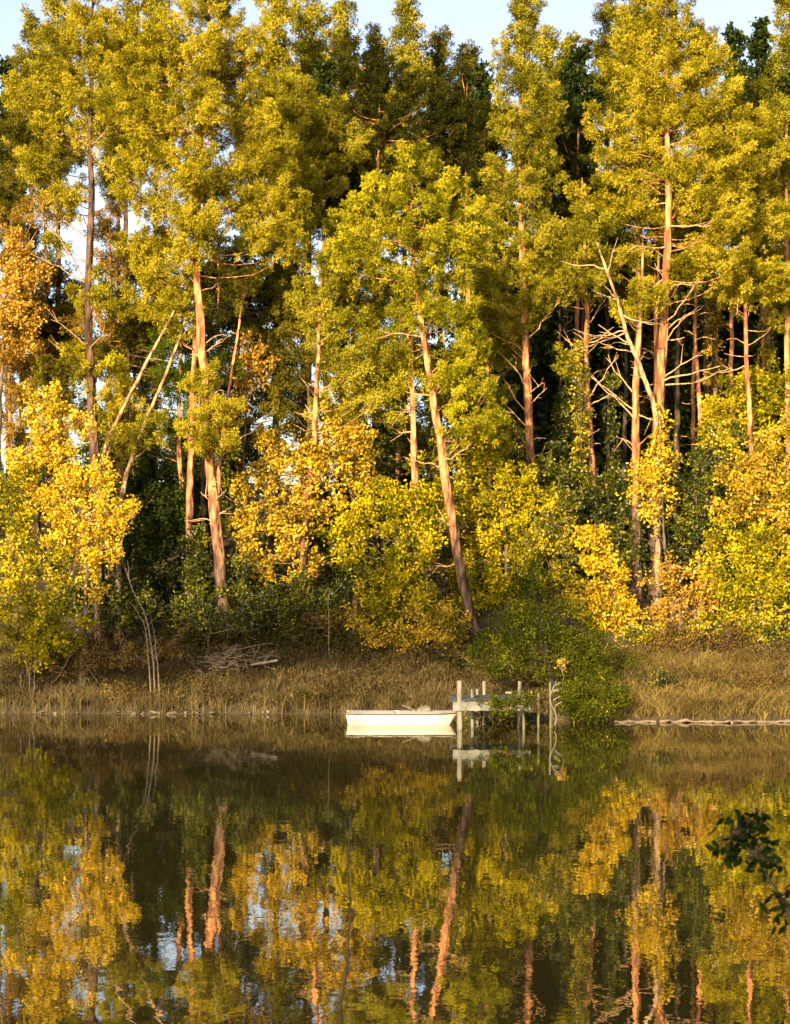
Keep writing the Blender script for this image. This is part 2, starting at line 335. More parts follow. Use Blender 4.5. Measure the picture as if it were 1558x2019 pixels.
def leafy(label, D, base_px, blobs, mat, name='leafy_tree', cat='tree', bark='bark_grey', dens=1.0, leaf=.17, stems=4,
          stem_px=None, wpx=7, group=None, cl=.22, nl=12, slim=.62, foot=None, light=.5):
    bx = (base_px-CX)*D/F; base = np.array([bx, D, 0.]); base[2] = GROUND_Z(base)
    root = empty(name, tuple(base), label, cat, group)
    tk = Acc(); cr = Acc(); T = None
    if stem_px:
        T = trunk_path(stem_px, D); stem(tk, T, wpx*D/F/2, 8, .015); base = T[0].copy(); base[2] = GROUND_Z(base); root.location = base
    nodes = []; sat = []
    for b in blobs:
        for _ in range(2):
            an = rng.uniform(0, 6.28); f = rng.uniform(.75, 1.25)
            sat.append((b[0]+math.cos(an)*b[2]*f, b[1]-abs(math.sin(an))*b[3]*f if rng.random() < .7 else b[1]+math.sin(an)*b[3]*f, b[2]*rng.uniform(.28, .5), b[3]*rng.uniform(.28, .55))+tuple(b[4:]))
    blobs = list(blobs)+sat
    for b in blobs:
        cx, cy, rx, ry = b[:4]; dd = D+(b[4] if len(b) > 4 else 0); rx *= 1.15; ry *= 1.12
        area = math.pi*rx*ry*(D/F)**2
        # branch ends and the leaf sprays on them
        nbr = max(3, int(area*4.0))
        c, u, E = blob_points(cx, cy, rx, ry, dd, nbr, .3)
        for e in E:
            s = None; r0 = .016
            if nodes:
                K = np.array(nodes); dist = np.linalg.norm(K-e, axis=1)+4*np.maximum(0, K[:, 2]-e[2]+.1); j = int(dist.argmin())
                if dist[j] < 2.2: s = K[j]
            if s is None and T is not None: s = interp_path(T, np.clip(e[2]-rng.uniform(.4, 1.6), T[0, 2]+.6, T[-1, 2])); r0 = .028
            elif s is None:
                s = base+rng.normal(0, .3, 3)*[1, 1, 0]; s[2] = GROUND_Z(s)-.1; r0 = .028
            p = limb(tk, s, e, r0, .006, -.08, 4, 6, r=.5, wob=.06); nodes.append(p[3]); nodes.append(p[4]); nodes.append(e)
            nc = int(rng.integers(5, 12)*dens)
            t = rng.uniform(.35, 1.08, nc)
            ii = np.clip(t*5, 0, 4.999); k = ii.astype(int); fr = (ii-k)[:, None]
            B = p[k]*(1-fr)+p[k+1]*fr
            Cc = B+rng.normal(0, .19, (nc, 3))*np.array([1, 1, .8])
            keep = (((Cc-c)/np.array([rx*D/F, max(.5*(rx+ry), .5*rx)*D/F, ry*D/F]))**2).sum(1) < 1.35
            Cc = Cc[keep]; nc = len(Cc)
            if not nc: continue
            tone = np.clip(rng.beta(1, 1)+rng.normal(0, .2, nc), 0, 1)
            nl_ = nl; C = (Cc[:, None]+rng.normal(0, cl*.42, (nc, nl, 3))).reshape(-1, 3)
            d = rng.normal(size=(nc*nl, 3))+np.repeat(unit(Cc-p[2]), nl, 0)*.6
            rn = np.clip(np.repeat(tone, nl)*.7+rng.uniform(0, .3, nc*nl), 0, 1)
            flakes(cr, C, d, 0, leaf, leaf*slim, rn)
    tk.build('trunk' if T is not None else 'stem', M[bark], root, base, smooth=True)
    cr.build('crown' if T is not None else 'foliage', M[mat], root, base)
    return root

def cone(x, yt, yb, r, D=0, n=None):
    """stacked crown volumes of a spiry conifer, photo coordinates"""
    out = []; y = yt+8; h = yb-yt
    while y < yb:
        f = (y-yt)/h; rr = r*(.16+.84*min(1, f*1.7))*(1-.25*max(0, f-.7)/.3)
        ry = max(12, min(rr*.8, 42)); out.append((x+rng.normal(0, rr*.18), y+ry*.3, rr, ry)); y += ry*1.15
    return out

# ------------------------------------------------------------------ the front row of pines
pine('tall dark-trunked pine at the left with long boughs sweeping up to the left', 78,
     [(198, 1200), (190, 1000), (184, 850), (178, 700), (172, 600), (176, 500), (182, 400), (177, 250), (182, 90), (184, -30)], 25,
     [(28, 165, 26, 28), (55, 195, 32, 28), (95, 230, 36, 30), (135, 262, 36, 30), (190, 100, 52, 60), (120, 120, 36, 50), (180, 20, 40, 50), (150, 190, 34, 40),
      (205, 205, 30, 40), (95, 335, 48, 24), (60, 310, 30, 22), (120, 395, 46, 26), (195, 560, 34, 26), (165, 590, 26, 20), (235, 610, 26, 26), (205, 735, 58, 36), (160, 720, 30, 28), (225, 800, 40, 30)],
     'pine_gold', 'bark_dark',  # shade on this trunk is put into its dark bark
     dead=[(175, 290, 120, 262), (178, 400, 100, 355), (165, 560, 60, 500), (165, 690, 100, 630), (165, 560, 85, 440), (170, 480, 120, 430), (172, 760, 108, 678), (180, 290, 220, 245), (178, 690, 215, 660)], ndead=14, dead_y=(430, 860))
pine('big golden pine whose broad crown fills the upper left, trunk speckled with broken stubs', 76,
     [(442, 1205), (428, 1050), (414, 930), (406, 780), (396, 650), (386, 540), (392, 300), (410, 100), (418, -60)], 27,
     [(410, 10, 55, 60), (345, 75, 60, 50), (470, 90, 44, 60), (300, 150, 60, 46), (400, 150, 70, 60), (255, 220, 44, 50), (330, 235, 60, 46), (430, 250, 60, 50), (500, 210, 34, 60), (520, 310, 48, 55),
      (310, 320, 62, 40), (400, 340, 60, 44), (470, 380, 60, 44), (550, 400, 40, 50), (350, 405, 66, 32), (545, 480, 40, 40), (430, 450, 70, 28), (245, 330, 30, 34), (265, 400, 40, 30), (400, 220, 44, 40, -1.5), (396, 330, 44, 40, -1.5), (392, 440, 50, 40, -1.5), (405, 110, 40, 40, -1.5), (380, 500, 40, 26, -1), (400, 745, 44, 24, -1.2), (425, 800, 50, 26, -1.2), (380, 850, 50, 26, -1.0), (430, 870, 40, 20, -1.2)],
     'pine_gold', dead=[(408, 910, 372, 870), (420, 930, 538, 825), (412, 990, 396, 970), (412, 1030, 398, 1022), (425, 990, 445, 972), (428, 1020, 446, 1008), (405, 700, 440, 668), (405, 790, 440, 770)], ndead=12, dead_y=(560, 1060), bl=1.1)
pine('round-headed pine in the middle leaning left, puffy bright crown above a long bare orange trunk', 75,
     [(948, 1295), (922, 1200), (895, 1050), (876, 930), (862, 830), (845, 730), (832, 640), (815, 540), (808, 420), (815, 320)], 23,
     [(820, 330, 48, 34), (770, 370, 50, 34), (870, 380, 44, 36), (720, 410, 34, 44), (800, 420, 60, 38), (905, 430, 34, 44), (940, 470, 28, 36), (730, 480, 46, 34), (830, 490, 60, 34), (900, 510, 44, 34), (780, 540, 56, 32),
      (860, 560, 56, 36), (810, 610, 40, 26), (895, 620, 50, 40), (925, 700, 44, 44), (900, 770, 60, 44), (935, 830, 40, 40), (690, 520, 34, 36)],
     'pine_fresh', dead=[(838, 665, 742, 668), (862, 780, 800, 772), (870, 920, 800, 905), (878, 910, 925, 875), (892, 1110, 858, 1115), (885, 1045, 860, 1020)], ndead=12, dead_y=(620, 1000), tl=.145, tw=.04, tn=52, up=.95)
pine('tall pine right of the round-headed one, narrow spire above a slim curved orange trunk', 82,
     [(1056, 1000), (1048, 930), (1042, 850), (1040, 760), (1036, 660), (1030, 500), (1026, 300), (1028, 100), (1026, -30)], 20,
     cone(1028, -25, 330, 56)+[(1010, 350, 46, 36), (1060, 380, 44, 40), (1000, 430, 40, 36), (1050, 460, 54, 36), (1080, 510, 50, 34), (1010, 540, 50, 30), (1060, 590, 60, 30), (980, 620, 44, 30), (1120, 555, 40, 30), (1010, 650, 44, 22)],
     'pine_olive', dead=[(1038, 770, 990, 700), (1038, 820, 995, 750), (1040, 850, 998, 800), (1043, 780, 1072, 755), (1040, 800, 1078, 765), (1045, 880, 1012, 850), (1036, 670, 1105, 590), (1036, 650, 990, 600), (1050, 905, 1072, 897)], ndead=10, dead_y=(620, 960))
pine('slim reddish pine trunk standing alone between two ivy-clad stems right of centre', 84,
     [(1172, 990), (1166, 900), (1160, 800), (1156, 700), (1158, 600), (1150, 450), (1148, 350)], 17,
     [(1120, 470, 44, 36), (1150, 430, 40, 36), (1100, 540, 44, 30), (1150, 560, 48, 26), (1190, 520, 30, 26), (1110, 715, 26, 24)], 'pine_olive',
     dead=[(1158, 680, 1210, 645), (1158, 640, 1195, 585), (1158, 700, 1095, 650), (1160, 790, 1220, 700), (1160, 800, 1200, 780)], ndead=12, dead_y=(600, 900))
pine('great golden pine at the right with a wide domed crown and thick glowing orange trunk', 78,
     [(1292, 1150), (1294, 900), (1298, 800), (1304, 720), (1310, 620), (1316, 500), (1318, 400), (1316, 250), (1312, 100), (1308, -10)], 27,
     [(1310, 15, 56, 46), (1270, 75, 50, 40), (1345, 80, 50, 44), (1310, 120, 70, 40), (1235, 140, 34, 40), (1385, 130, 40, 44), (1270, 185, 60, 40), (1360, 190, 60, 46), (1425, 210, 34, 46), (1310, 250, 70, 44), (1400, 270, 50, 44),
      (1460, 290, 34, 44), (1240, 290, 34, 40), (1345, 330, 60, 40), (1430, 340, 50, 44), (1185, 250, 26, 30), (1205, 300, 32, 34), (1230, 350, 40, 32), (1170, 390, 36, 28), (1200, 420, 40, 26), (1385, 400, 50, 34), (1260, 400, 34, 26),
      (1450, 430, 40, 40), (1270, 260, 50, 40), (1290, 330, 50, 34, 1.5), (1340, 420, 34, 26, 1.5), (1270, 440, 50, 30, 2), (1300, 380, 60, 30, 2.5), (1390, 490, 44, 34), (1430, 520, 40, 30), (1250, 510, 50, 24), (1350, 520, 36, 22)],
     'pine_gold', dead=[(1318, 445, 1400, 445), (1316, 485, 1240, 480), (1318, 480, 1370, 490), (1318, 400, 1262, 412), (1312, 545, 1262, 580), (1308, 640, 1370, 560), (1306, 680, 1352, 620), (1304, 655, 1368, 618), (1302, 670, 1350, 665), (1302, 752, 1385, 700), (1300, 755, 1420, 722),
      (1300, 760, 1436, 728), (1312, 570, 1368, 562), (1310, 600, 1340, 560)], ndead=9, dead_y=(430, 800))
pine('paler forked pine trunk immediately left of the thick glowing one, grey-scaled at the foot', 77,
     [(1256, 1000), (1256, 880), (1252, 800), (1256, 720), (1262, 640), (1266, 560), (1268, 480)], 24,
     [(1262, 590, 34, 26), (1245, 625, 30, 22), (1280, 560, 24, 20)], 'pine_gold', 'bark_pine',
     dead=[(1254, 810, 1168, 745), (1250, 780, 1195, 705), (1250, 830, 1170, 745), (1256, 690, 1180, 640), (1258, 700, 1185, 685), (1262, 650, 1230, 635), (1256, 815, 1300, 830), (1254, 880, 1215, 860)], ndead=8, dead_y=(560, 900))
pine('bare leaning trunk slanting up to the left across the forked pine', 76,
     [(1296, 810), (1280, 760), (1262, 720), (1246, 690), (1232, 650), (1220, 600), (1208, 560), (1190, 510), (1172, 465)], 15,
     [(1178, 440, 26, 20), (1165, 455, 18, 14)], 'pine_olive', 'bark_pale',
     dead=[(1232, 652, 1160, 665), (1216, 590, 1175, 578), (1196, 530, 1120, 520), (1200, 540, 1210, 490), (1225, 620, 1290, 640), (1240, 655, 1130, 690)], ndead=6, dead_y=(480, 760))
pine('thin straight orange trunk close behind the thick glowing pine', 80,
     [(1290, 900), (1292, 760), (1294, 650), (1298, 540), (1300, 440)], 13, [(1290, 420, 30, 22), (1315, 445, 22, 20)], 'pine_olive', ndead=6, dead_y=(560, 720))
pine('slender pale trunk at the right with a broken foot of dead twigs', 84,
     [(1368, 940), (1367, 850), (1368, 700), (1372, 600), (1376, 500)], 10, [(1380, 460, 34, 24), (1360, 480, 26, 20)], 'pine_olive', ndead=16, dead_y=(600, 900))
pine('short orange pine stem beside the slender pale trunk at the right', 83,
     [(1388, 930), (1384, 850), (1378, 780), (1372, 700), (1370, 620), (1374, 540)], 13, [(1395, 520, 26, 20), (1370, 535, 24, 16)], 'pine_olive', ndead=12, dead_y=(600, 900))
pine('slim pale-barked pine near the right edge with thin straight trunk', 80,
     [(1484, 930), (1480, 850), (1474, 740), (1470, 650), (1470, 560), (1478, 420), (1488, 300)], 12,
     [(1480, 250, 34, 36), (1500, 320, 44, 40), (1470, 390, 40, 34), (1520, 430, 50, 40), (1480, 540, 60, 28), (1460, 580, 50, 24), (1420, 560, 30, 20), (1530, 560, 40, 30)],
     'pine_gold', dead=[(1470, 630, 1450, 618), (1470, 560, 1410, 535), (1484, 720, 1420, 735)], ndead=8, dead_y=(580, 900))
pine('dusky pine against the right edge, crown running out of view', 82,
     [(1556, 900), (1553, 700), (1550, 500), (1550, 300), (1552, 200)], 17,
     [(1545, 230, 34, 40), (1540, 320, 44, 40), (1560, 380, 34, 40), (1548, 470, 40, 40), (1556, 560, 34, 36), (1550, 620, 30, 24)], 'pine_olive', ndead=6, dead_y=(600, 850))
pine('ivy-greened pine stem near the right edge behind the slim pale-barked one', 86,
     [(1510, 950), (1507, 750), (1504, 600), (1504, 500), (1508, 380)], 15, [(1500, 480, 30, 30), (1515, 530, 30, 24)], 'pine_olive', 'bark_pine', ndead=6, dead_y=(560, 700))
# centre left stems
pine('bright orange trunk with peeling collar, right behind the stub-speckled pine', 77.4,
     [(374, 1100), (374, 1000), (375, 920), (380, 800), (384, 700), (386, 600), (388, 450)], 20,
     [(340, 560, 50, 34), (330, 610, 44, 30), (300, 500, 50, 44), (285, 560, 40, 30), (310, 470, 40, 30)], 'pine_gold',
     dead=[(384, 700, 415, 690), (384, 690, 360, 680)], ndead=14, dead_y=(640, 900))
pine('narrow orange trunk left of the one with the peeling collar', 78.5,
     [(362, 1000), (356, 930), (350, 850), (354, 760), (358, 690), (362, 560)], 14, [(350, 680, 36, 26), (340, 740, 46, 30), (390, 770, 54, 28), (360, 840, 50, 34), (320, 850, 44, 34), (430, 730, 30, 30)], 'pine_green', ndead=10, dead_y=(650, 900))
pine('long thin pale trunk slanting steeply to the right out of the yellow tree', 76.5,
     [(196, 905), (215, 860), (240, 810), (270, 750), (300, 690), (330, 640), (350, 600)], 12, [(352, 590, 26, 20), (335, 610, 20, 16), (250, 860, 26, 24)], 'pine_gold', 'bark_pale', ndead=5, dead_y=(620, 850))
pine('second thin slanting trunk, parallel and to the right, dark at its foot', 77,
     [(236, 990), (248, 930), (275, 860), (305, 790), (330, 730), (350, 680), (368, 620)], 12, [(372, 600, 30, 22), (355, 640, 24, 18), (300, 840, 32, 26), (275, 880, 30, 22)], 'pine_olive', 'bark_pale', ndead=7, dead_y=(640, 900))
pine('thin leaning stem among orange leaves between the left pines and the centre', 78,
     [(432, 900), (444, 820), (455, 750), (464, 690), (474, 630), (482, 560)], 10, [(480, 550, 30, 26), (470, 590, 24, 18)], 'pine_olive', ndead=8, dead_y=(620, 840))
pine('slim glowing orange pine left of centre with short whorled stubs', 76.8,
     [(600, 1020), (612, 940), (620, 860), (625, 780), (628, 700), (632, 620), (636, 480)], 16,
     [(630, 540, 40, 34), (600, 580, 30, 30), (660, 580, 36, 34), (640, 640, 44, 30), (690, 640, 44, 34), (700, 720, 50, 36), (650, 740, 30, 28), (740, 700, 44, 34), (720, 790, 44, 26), (660, 500, 34, 28)],
     'pine_olive', dead=[(628, 775, 604, 760), (628, 775, 652, 755), (622, 820, 602, 798), (620, 865, 595, 845), (624, 860, 645, 848), (628, 720, 650, 712)], ndead=8, dead_y=(660, 900))
pine('dim orange trunk half hidden behind the slim glowing pine left of centre', 85,
     [(598, 950), (597, 850), (595, 750), (596, 650), (600, 540)], 15, [(590, 520, 40, 34), (600, 570, 34, 28), (565, 560, 30, 30)], 'pine_dusk', ndead=5, dead_y=(600, 800))
pine('straight orange trunk behind the round-headed pine, bare up to the dense green', 77.6,
     [(822, 1050), (819, 950), (815, 850), (813, 760), (808, 660), (802, 560)], 20, [(790, 700, 50, 32), (760, 760, 50, 34), (800, 640, 40, 24), (770, 810, 40, 26)], 'pine_fresh',
     dead=[(815, 760, 770, 775), (818, 810, 780, 812), (815, 850, 780, 855)], ndead=9, dead_y=(640, 920))
pine('dusky trunk behind the big golden pine with a dim crown', 90, [(404, 1000), (400, 800), (398, 600), (440, 450)], 16, [(500, 470, 60, 40), (590, 430, 30, 40)], 'pine_olive', 'bark_dark')
for i, (x, top, w, lab) in enumerate([(1335, 560, 14, 'dim grey trunk in the gloom right of the thick glowing pine'), (1410, 560, 11, 'ivy-wrapped dim trunk left of the right-hand pale stems'),
                                    (1232, 640, 10, 'thin mossy trunk in the dark gap left of the forked pine'), (1100, 640, 12, 'dim mossy trunk in the gap left of the slim reddish pine')]):
    pine(lab, 92+i, [(x-2, 1000), (x, 850), (x+2, 700), (x+6, top-100)], w, [(x+5, top-110, 36, 34), (x-10, top-60, 34, 24)], 'pine_dusk', 'bark_grey' if i != 1 else 'bark_pale', ndead=12, dead_y=(560, 850))

# ------------------------------------------------------------------ the skyline pines behind
sky = [  # x, top, crown foot, radius, D, material, label
    (66, 32, 330, 40, 97, 'pine_olive', 'sparse pale-tipped pine on the skyline at the far left'),
    (112, -5, 330, 44, 94, 'pine_olive', 'feathery skyline pine second from the left edge'),
    (14, 118, 420, 50, 100, 'ever_dark', 'dark evergreen at the left edge below the skyline'),
    (250, -40, 330, 56, 92, 'pine_gold', 'golden skyline pine between the two big left pines'),
    (308, -10, 300, 44, 99, 'pine_olive', 'olive skyline pine peering over the big golden left crown'),
    (540, -30, 420, 56, 90, 'pine_gold', 'tall golden pine on the skyline behind the right flank of the big left crown'),
    (610, -35, 430, 62, 95, 'pine_olive', 'tall sunlit pine on the skyline left of centre'),
    (680, 5, 470, 54, 100, 'pine_olive', 'bushy pine on the skyline just left of centre'),
    (742, 62, 420, 40, 104, 'pine_dusk', 'short dusky pine top on the skyline at centre'),
    (800, -5, 470, 50, 98, 'pine_olive', 'tallest spire on the skyline above the round-headed pine'),
    (868, 62, 460, 44, 102, 'pine_dusk', 'dusky spire right of the tallest central spire'),
    (920, 92, 480, 48, 106, 'pine_dusk', 'low dusky pine beside the deepest dip of the skyline'),
    (950, 128, 520, 66, 98, 'ever_dark', 'dark evergreen filling the dip of the skyline right of centre'),
    (1078, 62, 420, 44, 96, 'pine_olive', 'pale-tipped pine right of the tall narrow spire'),
    (1118, 78, 300, 30, 102, 'pine_olive', 'thin olive pine top in the gap before the great right pine'),
    (1150, 100, 540, 78, 93, 'ever_dark', 'dark green tree filling the gap left of the great right pine'),
    (1200, 0, 240, 34, 108, 'pine_dusk', 'bare-looking see-through pine top left of the great right pine'),
    (1262, -40, 200, 50, 88, 'pine_olive', 'olive pine top rising behind the great right pine'),
    (1392, 90, 460, 46, 92, 'pine_olive', 'olive pine tucked behind the right shoulder of the great right pine'),
    (1446, 58, 420, 50, 99, 'ever_dark', 'dark leaning tree top right of the great right pine'),
    (1500, 38, 430, 46, 96, 'ever_dark', 'dark see-through tree top near the right edge'),
    (1556, -30, 460, 44, 90, 'pine_olive', 'tall olive pine leaving the picture at the top right'),
    (640, 128, 420, 62, 91, 'ever_dark', 'dark evergreen sunk in the canopy right of the big golden crown'),
    (1552, 150, 420, 50, 89, 'ever_dark', 'dark evergreen under the tall olive pine at the right edge'),
]
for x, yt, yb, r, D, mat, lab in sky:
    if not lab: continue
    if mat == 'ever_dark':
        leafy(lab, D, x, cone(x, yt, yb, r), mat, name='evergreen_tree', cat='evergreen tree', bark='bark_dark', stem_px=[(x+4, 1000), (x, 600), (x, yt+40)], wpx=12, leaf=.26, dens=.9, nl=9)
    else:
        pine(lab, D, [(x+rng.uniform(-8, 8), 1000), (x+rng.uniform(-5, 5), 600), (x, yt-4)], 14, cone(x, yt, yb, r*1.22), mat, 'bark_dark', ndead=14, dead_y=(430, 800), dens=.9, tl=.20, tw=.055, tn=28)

# dark crowns hanging in the middle depth
leafy('dark green broadleaf crown hanging between the big golden pine and the centre', 90, 470, [(440, 555, 64, 44), (520, 560, 60, 44), (480, 620, 60, 34), (560, 600, 34, 50), (400, 600, 34, 30)], 'ever_dark',
      name='broadleaf_tree', bark='bark_dark', stem_px=[(478, 1000), (472, 800), (470, 640), (476, 540)], wpx=12, leaf=.24)
leafy('small dark tree in the shade behind the left slanting trunks', 90, 260, [(250, 660, 60, 44), (290, 700, 50, 36), (110, 640, 60, 50), (120, 700, 40, 40), (240, 900, 60, 40)], 'pine_dusk', name='broadleaf_tree', bark='bark_dark', stem_px=[(230, 1000), (235, 800), (240, 640)], wpx=9, leaf=.24)
leafy('pale lime young tree catching light left of the big golden pine crown', 86, 270, [(265, 500, 40, 34), (300, 530, 44, 36), (250, 545, 30, 26)], 'leaf_lime', name='broadleaf_tree', stem_px=[(262, 1000), (266, 700), (268, 500)], wpx=8, leaf=.16)

# ------------------------------------------------------------------ broadleaf understorey
leafy('rusty orange tree leaning in from the left edge under the dark evergreen', 84, 10, [(20, 500, 44, 50), (60, 540, 44, 44), (10, 600, 44, 50), (60, 620, 34, 34), (20, 690, 40, 44)], 'leaf_orange',
      stem_px=[(-6, 1100), (0, 800), (14, 560)], wpx=10, leaf=.16, dens=.9)
leafy('orange-leaved sapling glowing behind the thin leaning stem', 79.5, 480, [(490, 690, 28, 34), (475, 745, 34, 34), (515, 720, 22, 30), (440, 800, 30, 24)], 'leaf_orange', stem_px=[(478, 1100), (482, 900), (490, 680)], wpx=5, leaf=.15)
leafy('brilliant yellow tree at the left, trunk forking low over the bank', 72, 165,
      [(100, 795, 42, 34), (75, 830, 30, 40), (120, 850, 44, 36), (60, 900, 40, 34), (130, 920, 50, 40), (165, 970, 50, 40), (110, 990, 44, 36), (200, 930, 30, 36), (230, 1010, 32, 40), (175, 1040, 50, 40), (110, 1060, 44, 34), (230, 1060, 26, 34), (180, 1110, 44, 34), (170, 1160, 34, 26), (55, 960, 34, 34)],
      'leaf_yellow', name='yellow_tree', stem_px=[(164, 1300), (165, 1200), (178, 1100), (180, 1000), (150, 900), (110, 810)], wpx=13, leaf=.135, dens=.95)
leafy('low green-yellow bush spreading at the left edge over the bank', 71.5, 60, [(30, 980, 40, 50), (30, 1060, 50, 44), (90, 1110, 50, 40), (20, 1140, 44, 50), (90, 1190, 56, 40), (40, 1240, 60, 40), (120, 1250, 44, 34), (70, 1290, 50, 26)],
      'leaf_bright', name='bush', cat='bush', leaf=.14, dens=1.1)
leafy('dark glossy bush in the black hollow left of the stub-speckled trunk', 78, 320, [(320, 990, 44, 50), (300, 1060, 44, 44), (350, 1110, 50, 40), (280, 1130, 34, 40), (360, 1040, 30, 44), (330, 1170, 60, 30)], 'ever_dark', name='bush', cat='bush', bark='bark_dark', leaf=.16)
leafy('small lime-tipped bush at the foot of the peeling orange trunk', 76.5, 385, [(385, 1090, 26, 34), (370, 1130, 34, 26), (400, 1150, 30, 30)], 'leaf_green', name='bush', cat='bush', leaf=.14)
leafy('amber tree with a domed crown left of centre', 77, 610, [(560, 870, 40, 30), (620, 880, 44, 34), (590, 930, 54, 36), (530, 940, 44, 36), (660, 930, 44, 36), (700, 900, 34, 30), (710, 870, 30, 24), (730, 950, 34, 30), (490, 990, 36, 32), (560, 1000, 50, 34), (630, 1000, 44, 34), (500, 1050, 44, 30), (570, 1070, 50, 34), (600, 1120, 44, 30), (700, 860, 50, 22), (520, 1110, 44, 30)],
      'leaf_amber', name='amber_tree', stem_px=[(606, 1200), (604, 1100), (598, 1000), (595, 880)], wpx=9, leaf=.155, dens=1.05)
leafy('yellow-green bush spreading under the straight orange trunk at the centre', 75.5, 790, [(760, 990, 50, 36), (830, 980, 50, 34), (860, 1010, 34, 44), (780, 1050, 56, 34), (700, 1010, 40, 40), (690, 1080, 44, 34), (760, 1120, 50, 34), (840, 1080, 44, 40), (740, 1180, 54, 34), (820, 1170, 50, 40), (860, 1220, 44, 36), (790, 1240, 50, 34)],
      'leaf_bright', name='bush', cat='bush', leaf=.15, dens=1.1)
leafy('amber ground bush low at the centre above the grey grass', 73.5, 840, [(800, 1255, 50, 26), (860, 1260, 50, 28), (720, 1240, 40, 24), (900, 1240, 30, 30), (850, 1210, 40, 20)], 'leaf_amber', name='bush', cat='bush', leaf=.12, dens=1.0)
leafy('dark green bush in the shade behind the yellow-green one', 79, 650, [(650, 1080, 60, 40), (680, 1150, 60, 40), (600, 1190, 60, 34), (500, 1180, 44, 34), (540, 1220, 50, 26)], 'leaf_green', name='bush', cat='bush', bark='bark_dark', leaf=.15)
leafy('leafy green tree right of the leaning trunk, crown to the ground', 78, 1000, [(960, 900, 44, 40), (1000, 950, 50, 40), (940, 980, 44, 44), (1020, 1010, 50, 40), (960, 1060, 50, 40), (1040, 1080, 50, 40), (930, 1120, 36, 40), (990, 1140, 50, 40), (1090, 1020, 40, 44), (960, 860, 34, 30), (950, 1180, 40, 30)],
      'leaf_bright', name='green_tree', stem_px=[(1000, 1200), (996, 1050), (985, 900)], wpx=8, leaf=.15)
leafy('shaded green bush right of the leafy green tree', 79, 1110, [(1100, 1000, 44, 40), (1140, 960, 44, 34), (1120, 1060, 44, 44), (1190, 980, 44, 40), (1230, 1010, 40, 40), (1090, 1110, 40, 40)], 'leaf_green', name='bush', cat='bush', bark='bark_dark', leaf=.16, dens=.9)
leafy('blazing yellow bush at the right, brightest of all, tilting left', 73, 1220, [(1170, 1060, 28, 26), (1180, 1100, 34, 34), (1195, 1150, 44, 34), (1215, 1195, 50, 34), (1160, 1165, 34, 24), (1225, 1235, 48, 28), (1175, 1200, 34, 26), (1155, 1060, 20, 14)],
      'leaf_yellow', name='yellow_tree', stem_px=[(1250, 1290), (1225, 1220), (1190, 1120), (1172, 1050)], wpx=6, leaf=.15, dens=1.25)
leafy('slender yellow sapling with a white stem in front of the thick glowing trunk', 75.5, 1310, [(1300, 850, 24, 30), (1305, 900, 30, 34), (1285, 940, 26, 26), (1260, 930, 22, 28), (1300, 960, 30, 26), (1295, 1010, 26, 34), (1260, 970, 22, 22), (1310, 880, 22, 22)],
      'leaf_yellow', name='yellow_tree', stem_px=[(1320, 1290), (1318, 1150), (1314, 1100), (1306, 1020), (1302, 850)], wpx=6, leaf=.14, dens=.62)
leafy('orange bush low at the right beneath the slender yellow sapling', 74, 1340, [(1325, 1130, 34, 26), (1320, 1170, 40, 30), (1370, 1160, 34, 24), (1340, 1210, 50, 26), (1390, 1200, 30, 28), (1300, 1220, 34, 24), (1290, 1255, 40, 18)], 'leaf_orange', name='bush', cat='bush', leaf=.14, dens=.85)
leafy('green and yellow tree with open dark gaps right of the white-stemmed sapling', 77, 1370, [(1370, 950, 40, 34), (1400, 1000, 44, 44), (1350, 1030, 40, 40), (1240, 1070, 40, 44), (1420, 1060, 44, 40), (1370, 1090, 50, 36), (1420, 1130, 40, 34), (1250, 1120, 30, 34), (1400, 1180, 40, 30)],
      'leaf_green', name='green_tree', stem_px=[(1384, 1250), (1378, 1100), (1372, 960)], wpx=7, leaf=.15, dens=.85)
leafy('amber-tinted tree at the right edge with a soft glowing crown', 76, 1510, [(1450, 940, 40, 34), (1500, 930, 44, 40), (1545, 960, 30, 50), (1470, 1000, 44, 40), (1530, 1040, 40, 40), (1530, 880, 40, 40), (1500, 960, 40, 30)],
      'leaf_amber', name='amber_tree', stem_px=[(1512, 1200), (1508, 1050), (1504, 900)], wpx=8, leaf=.15)
leafy('bright lime bush low against the right edge above the tan grass', 72.5, 1510, [(1500, 1080, 44, 40), (1545, 1100, 34, 50), (1470, 1110, 36, 34), (1500, 1160, 50, 36), (1450, 1180, 40, 28), (1540, 1190, 36, 36), (1490, 1225, 44, 22)], 'leaf_bright', name='bush', cat='bush', leaf=.15, dens=1.05)
leafy('olive tree crown over the right edge above the amber one', 82, 1500, [(1440, 780, 44, 36), (1500, 780, 50, 40), (1545, 760, 34, 50), (1470, 840, 50, 34), (1530, 840, 40, 34), (1410, 820, 30, 30), (1420, 880, 40, 34)], 'leaf_bright', name='green_tree', stem_px=[(1490, 1100), (1490, 900), (1490, 780)], wpx=9, leaf=.16)
for (x, y0, y1, D, lab, m) in [(1146, 700, 960, 83.4, 'column of yellowed ivy wrapping a stem beside the slim reddish pine', 'leaf_lime'), (1512, 640, 900, 85, 'column of ivy up the stem near the right edge', 'leaf_lime'),
                             (1200, 760, 1000, 86, 'thin hanging ivy in the dark gap right of the slim reddish pine', 'leaf_green'), (1405, 620, 900, 88, 'ragged ivy column behind the right-hand pale stems', 'leaf_amber'),
                             (1105, 700, 1000, 87, 'dim ivy column in the dark gap left of the yellowed ivy', 'leaf_green')]:
    leafy(lab, D, x, [(x+rng.uniform(-6, 6), y, 14, 26) for y in range(y0, y1, 30)], m, name='ivy_column', cat='ivy', stem_px=[(x+2, y1+60), (x, (y0+y1)/2), (x, y0)], wpx=8, leaf=.14, dens=.9)
